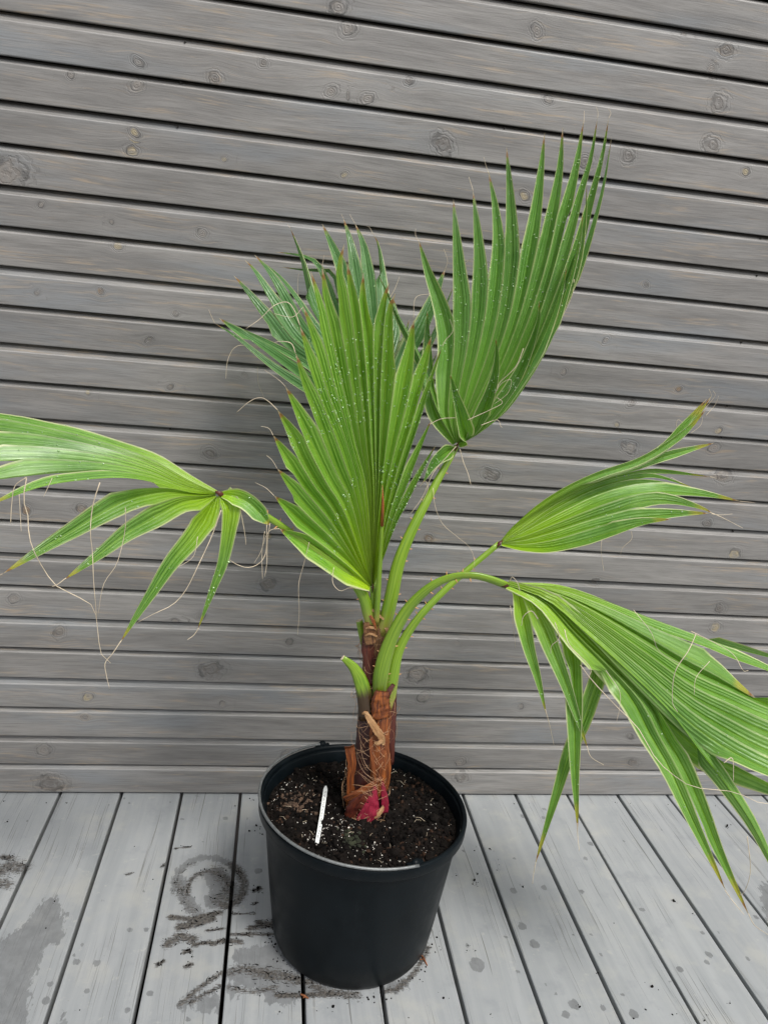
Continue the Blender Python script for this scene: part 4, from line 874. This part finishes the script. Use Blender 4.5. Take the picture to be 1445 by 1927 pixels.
# F4: the frond that hangs out to the left
L = Leaf((412, 930, -.490), [
    (-.505, [(440, 934), (470, 948), (508, 988)], {'w': .0115, 'free': True}), (-.55, [(432, 955), (429, 1001), (418, 1060), (399, 1112), (372, 1185)], {'w': .0100, 'wb': 1.55, 'split': .25, 'face': (0.25, -.85, .42)}),
    (-.60, [(396, 959), (363, 1010), (321, 1060), (286, 1114), (257, 1159), (226, 1210)], {'w': .0132, 'wb': 1.55, 'split': .28, 'face': (0.25, -.85, .42)}), (-.635, [(380, 938), (344, 944), (297, 970), (239, 1003), (192, 1039), (120, 1092)], {'w': .0140, 'wb': 1.55, 'split': .42, 'face': (0.25, -.85, .42)}),
    (-.655, [(370, 930), (310, 925), (242, 940), (184, 970), (136, 999), (87, 1028), (5, 1080)], {'w': .0150, 'wb': 1.55, 'split': .48, 'face': (0.25, -.85, .42)}), (-.650, [(360, 925), (300, 908), (230, 897), (150, 901), (70, 915), (-30, 955)], {'w': .008}),
    (-.63, [(350, 918), (290, 898), (220, 886), (130, 884), (40, 892), (-90, 915)], {'w': .019}), (-.59, [(345, 913), (285, 889), (215, 872), (130, 864), (30, 862), (-110, 872)]),
    (-.55, [(345, 908), (285, 880), (210, 858), (130, 843), (30, 836), (-120, 835)]), (-.51, [(350, 905), (285, 872), (210, 847), (130, 828), (40, 812), (-120, 800)]), (-.47, [(355, 902), (288, 866), (215, 841), (140, 818), (77, 805), (0, 787), (-90, 770)], {'w': .011})],
    .0210, (0.1, -.55, .8), M['leaf_c'], 0.50, 0.74)
frond(([(703, 1188, -.392), (693, 1150, -.400), (680, 1115, -.408), (645, 1074, -.425), (580, 1026, -.450), (510, 977, -.47), (450, 945, -.483), (413, 930, -.490)], [26, 25, 21, 16, 13, 13, 13, 13]), L,
      [(-.505, -.505, TH1, [(508, 985), (503, 1020), (502, 1060), (498, 1085)]), (-.505, -.51, TH1, [(502, 985), (500, 1040), (485, 1062), (465, 1068), (445, 1062), (430, 1052)]), (-.51, -.51, TH2, [(498, 1000), (493, 1040), (494, 1090)]), (-.55, -.55, TH1, [(374, 1182), (365, 1195), (353, 1204)]), (-.60, -.60, TH1, [(228, 1206), (212, 1230), (198, 1248), (200, 1270), (206, 1296)]),
       (-.58, -.60, TH1, [(416, 960), (400, 1005), (375, 1060), (350, 1110), (325, 1138), (290, 1155), (258, 1172)]), (-.60, -.60, TH2, [(372, 1010), (365, 1045), (345, 1062), (333, 1067)]), (-.655, -.655, TH1, [(5, 1080), (-10, 1086)]), (-.635, -.635, TH1, [(124, 1088), (108, 1100), (98, 1104)]),
       (-.64, -.63, TH1, [(50, 900), (44, 940), (52, 965), (55, 1010), (70, 1050), (103, 1100), (140, 1120), (175, 1142), (183, 1180), (190, 1230), (208, 1248)]), (-.64, -.63, TH1, [(188, 908), (175, 950), (170, 1000), (174, 1040), (176, 1090), (182, 1165)]), (-.63, -.63, TH2, [(236, 955), (235, 1000), (220, 1060), (195, 1100), (184, 1160)]), (-.64, -.64, TH1, [(50, 898), (28, 915), (22, 950), (20, 985)]), (-.64, -.64, TH2, [(36, 930), (40, 1000)]), (-.50, -.50, TH1, [(452, 958), (460, 1000), (463, 1025)]), (-.64, -.64, TH2, [(98, 900), (82, 935)]),
       (-.49, -.49, TH1, [(75, 812), (48, 820), (20, 818), (0, 812)]), (-.49, -.49, TH1, [(50, 815), (25, 826), (0, 830), (-20, 838)])], drops=90, spines=9)
# F5: the half folded frond to the right
L = Leaf((939, 1022, -.350), [
    (-.43, [(985, 1029), (1040, 1027), (1100, 1014), (1150, 1000), (1206, 984), (1264, 977)]), (-.40, [(985, 1022), (1045, 1010), (1110, 991), (1187, 976), (1262, 968), (1335, 966)]), (-.365, [(985, 1014), (1050, 993), (1136, 965), (1206, 944), (1260, 942), (1318, 956), (1342, 967)]),
    (-.33, [(985, 1006), (1055, 975), (1125, 944), (1187, 928), (1243, 924), (1318, 930), (1392, 943)]), (-.30, [(983, 1000), (1050, 960), (1120, 928), (1178, 911), (1225, 907), (1290, 915)], {'w': .008}), (-.28, [(982, 996), (1048, 953), (1125, 915), (1197, 898), (1240, 898), (1310, 920)], {'w': .008}), (-.26, [(980, 992), (1046, 946), (1125, 908), (1206, 887), (1253, 886), (1336, 897)], {'w': .009}),
    (-.27, [(978, 988), (1046, 941), (1118, 904), (1187, 880), (1240, 862), (1281, 850), (1345, 833)], {'w': .0075, 'split': .8, 'face': (0, -1, .3)}), (-.29, [(976, 986), (1050, 936), (1122, 900), (1195, 874), (1246, 846), (1282, 812), (1312, 780), (1338, 745)], {'w': .0060, 'split': .85, 'face': (0, -1, .3)}), (-.315, [(975, 984), (1052, 933), (1125, 897), (1198, 871), (1248, 842), (1280, 808), (1306, 778), (1330, 750)], {'w': .0065, 'split': .85, 'face': (-.3, -1, .3)}),
    (-.34, [(974, 983), (1050, 930), (1122, 895), (1196, 870), (1250, 840), (1290, 810), (1330, 768)], {'w': .0060, 'split': .85, 'face': (.3, -1, .3)})],
    .0185, (0.1, -.75, .6), M['leaf_c'], 0.50, 0.52)
frond(([(728, 1335, -.385), (737, 1282, -.390), (752, 1220, -.390), (790, 1160, -.383), (855, 1094, -.368), (939, 1023, -.350)], [30, 26, 20, 16, 13, 11], 0.6), L,
      [(-.365, -.36, TH1, [(1335, 964), (1355, 972), (1398, 994)]), (-.39, -.39, TH2, [(1338, 967), (1358, 969), (1378, 967)]), (-.33, -.33, TH2, [(1392, 943), (1420, 946)]), (-.28, -.27, TH2, [(1262, 898), (1290, 912), (1327, 927)]), (-.26, -.26, TH2, [(1336, 897), (1348, 900)]), (-.42, -.42, TH2, [(1188, 1000), (1188, 1015), (1172, 1030), (1167, 1044)]), (-.29, -.29, TH2, [(1330, 760), (1338, 745), (1334, 732)]), (-.29, -.29, TH2, [(1325, 770), (1345, 745), (1342, 735)]), (-.29, -.29, TH2, [(1328, 782), (1345, 762), (1352, 745)]), (-.30, -.30, TH2, [(1290, 800), (1275, 790), (1272, 812)]), (-.34, -.34, TH2, [(1300, 815), (1318, 800), (1322, 785)]), (-.42, -.42, TH2, [(1132, 1016), (1131, 1040), (1136, 1075)])],
      drops=60, spines=8)
# F6: the arching frond that droops out to the lower right
L = Leaf((950, 1098, -.450), [
    (-.500, [(972, 1112), (984, 1166), (997, 1225), (1011, 1273), (1028, 1345)], {'w': .0120, 'split': .3, 'face': (-.45, -.78, .50)}), (-.545, [(990, 1116), (1017, 1166), (1040, 1225), (1063, 1283), (1083, 1341), (1106, 1410)], {'w': .0140, 'split': .35, 'face': (-.45, -.78, .50)}),
    (-.575, [(1000, 1118), (1040, 1160), (1068, 1196), (1077, 1234), (1080, 1292), (1081, 1351), (1082, 1458), (1085, 1518), (1087, 1565)], {'w': .0125, 'split': .55, 'face': (-.45, -.78, .50)}),
    (-.565, [(1005, 1118), (1055, 1165), (1100, 1212), (1122, 1243), (1127, 1268), (1114, 1308), (1098, 1355), (1070, 1419), (1052, 1478), (1030, 1550), (1006, 1630)], {'w': .0120, 'split': .55, 'face': (-.45, -.78, .50)}),
    (-.655, [(1020, 1130), (1080, 1195), (1145, 1262), (1190, 1317), (1222, 1380), (1259, 1445), (1298, 1533), (1328, 1597), (1366, 1678)], {'w': .0195, 'split': .46, 'face': (-.45, -.78, .50)}), (-.670, [(1025, 1130), (1090, 1195), (1160, 1262), (1220, 1322), (1252, 1386), (1288, 1450), (1322, 1527), (1354, 1606), (1410, 1725)], {'w': .0190, 'split': .46, 'face': (-.45, -.78, .50)}),
    (-.690, [(1030, 1128), (1100, 1190), (1180, 1262), (1262, 1342), (1318, 1416), (1357, 1465), (1413, 1547), (1450, 1620), (1490, 1700)], {'w': .0195, 'split': .46, 'face': (-.45, -.78, .50)}),
    (-.640, [(1030, 1132), (1100, 1200), (1190, 1300), (1290, 1395), (1357, 1438), (1445, 1480), (1540, 1525)], {'w': .0215}), (-.670, [(1035, 1126), (1110, 1185), (1200, 1265), (1298, 1357), (1377, 1412), (1445, 1448), (1560, 1500)], {'w': .0215}),
    (-.650, [(1040, 1124), (1115, 1178), (1205, 1250), (1298, 1327), (1377, 1376), (1445, 1412), (1580, 1470)], {'w': .0215}), (-.625, [(1040, 1121), (1120, 1170), (1210, 1237), (1298, 1304), (1377, 1345), (1445, 1378), (1580, 1430)], {'w': .0215}),
    (-.60, [(1042, 1118), (1125, 1162), (1215, 1222), (1298, 1280), (1377, 1316), (1445, 1346), (1570, 1390)], {'w': .0215}), (-.575, [(1044, 1115), (1130, 1155), (1220, 1208), (1298, 1257), (1365, 1290), (1445, 1328), (1540, 1360)], {'w': .0215}),
    (-.550, [(1045, 1112), (1132, 1147), (1225, 1195), (1298, 1234), (1345, 1258), (1387, 1290), (1422, 1314)], {'w': .0215}), (-.52, [(1046, 1109), (1135, 1138), (1225, 1176), (1318, 1209), (1377, 1234), (1445, 1260), (1510, 1290)], {'w': .0120}), (-.49, [(1045, 1104), (1114, 1121), (1180, 1144), (1259, 1174), (1338, 1206), (1445, 1236), (1520, 1256)], {'w': .0110}), (-.47, [(1040, 1103), (1110, 1122), (1175, 1150), (1250, 1185), (1330, 1216)], {'w': .009})],
    .0150, (0.0, -.6, .75), M['leaf_c'], 0.45, 0.74)
frond(([(712, 1340, -.392), (714, 1300, -.400), (719, 1258, -.409), (735, 1205, -.418), (766, 1148, -.428), (808, 1106, -.438), (850, 1086, -.445), (890, 1083, -.450), (925, 1091, -.451), (953, 1102, -.450)], [24, 28, 31, 28, 24, 20, 17, 16, 17, 17]), L,
      [(-.50, -.50, TH1, [(1026, 1335), (1034, 1365), (1042, 1402)]), (-.545, -.545, TH1, [(1104, 1404), (1112, 1425), (1136, 1440)]), (-.575, -.575, TH1, [(1086, 1550), (1087, 1575), (1090, 1602)]), (-.565, -.565, TH1, [(1008, 1624), (1004, 1645), (1002, 1664)]), (-.655, -.67, TH1, [(1364, 1676), (1380, 1698), (1400, 1722)]), (-.67, -.67, TH1, [(1408, 1720), (1420, 1742), (1445, 1760)]),
       (-.60, -.66, TH1, [(1092, 1252), (1115, 1282), (1160, 1330), (1200, 1370), (1232, 1425), (1262, 1455), (1300, 1480), (1340, 1486), (1385, 1492), (1430, 1512), (1450, 1514)]), (-.56, -.57, TH2, [(1140, 1262), (1165, 1300), (1166, 1330), (1160, 1358)]), (-.54, -.54, TH1, [(1012, 1165), (1000, 1150), (985, 1160), (981, 1178)]), (-.54, -.54, TH1, [(1044, 1172), (1052, 1200), (1038, 1215), (1036, 1230)]), (-.57, -.58, TH1, [(1062, 1185), (1072, 1215), (1110, 1255), (1108, 1275)]),
       (-.585, -.62, TH1, [(1310, 1192), (1295, 1225), (1270, 1265), (1265, 1320), (1275, 1340)]), (-.56, -.60, TH2, [(1192, 1148), (1225, 1190), (1240, 1225), (1280, 1250)]), (-.52, -.55, TH1, [(1300, 1188), (1345, 1210), (1380, 1232), (1398, 1262), (1408, 1262)]), (-.58, -.60, TH2, [(1335, 1245), (1310, 1275), (1306, 1308)]), (-.48, -.50, TH1, [(958, 1096), (964, 1086), (974, 1098), (978, 1112)]), (-.69, -.69, TH1, [(1362, 1436), (1378, 1428), (1380, 1470)]), (-.69, -.67, TH1, [(1406, 1575), (1412, 1640), (1400, 1680), (1390, 1685)]), (-.46, -.46, TH2, [(960, 1140), (966, 1180), (970, 1220)])],
      drops=70, spines=7, pmat='petiole_low')
# the rolled young leaf standing in front of the bright fan
sp_o, P, rad = limb('spear_leaf', [(708, 1175, -.398), (711, 1120, -.412), (715, 1060, -.425), (718, 1000, -.437), (720, 950, -.447), (719, 918, -.452)], [12, 11, 9, 8, 6, 1], M['petiole'], palm, 26, 8, 0.8)
V, Fc = tube_data([P[-8]+[0, -.0012, 0], P[-4]+[0, -.0012, 0], P[-1]+[0, -.0005, .004]], [0.0026, 0.0022, 0.0003], 7); c = mesh_obj('dry_tip', V, Fc, M['sheath'], smooth=True); c.parent = sp_o; c.matrix_parent_inverse = Matrix.Identity(4)
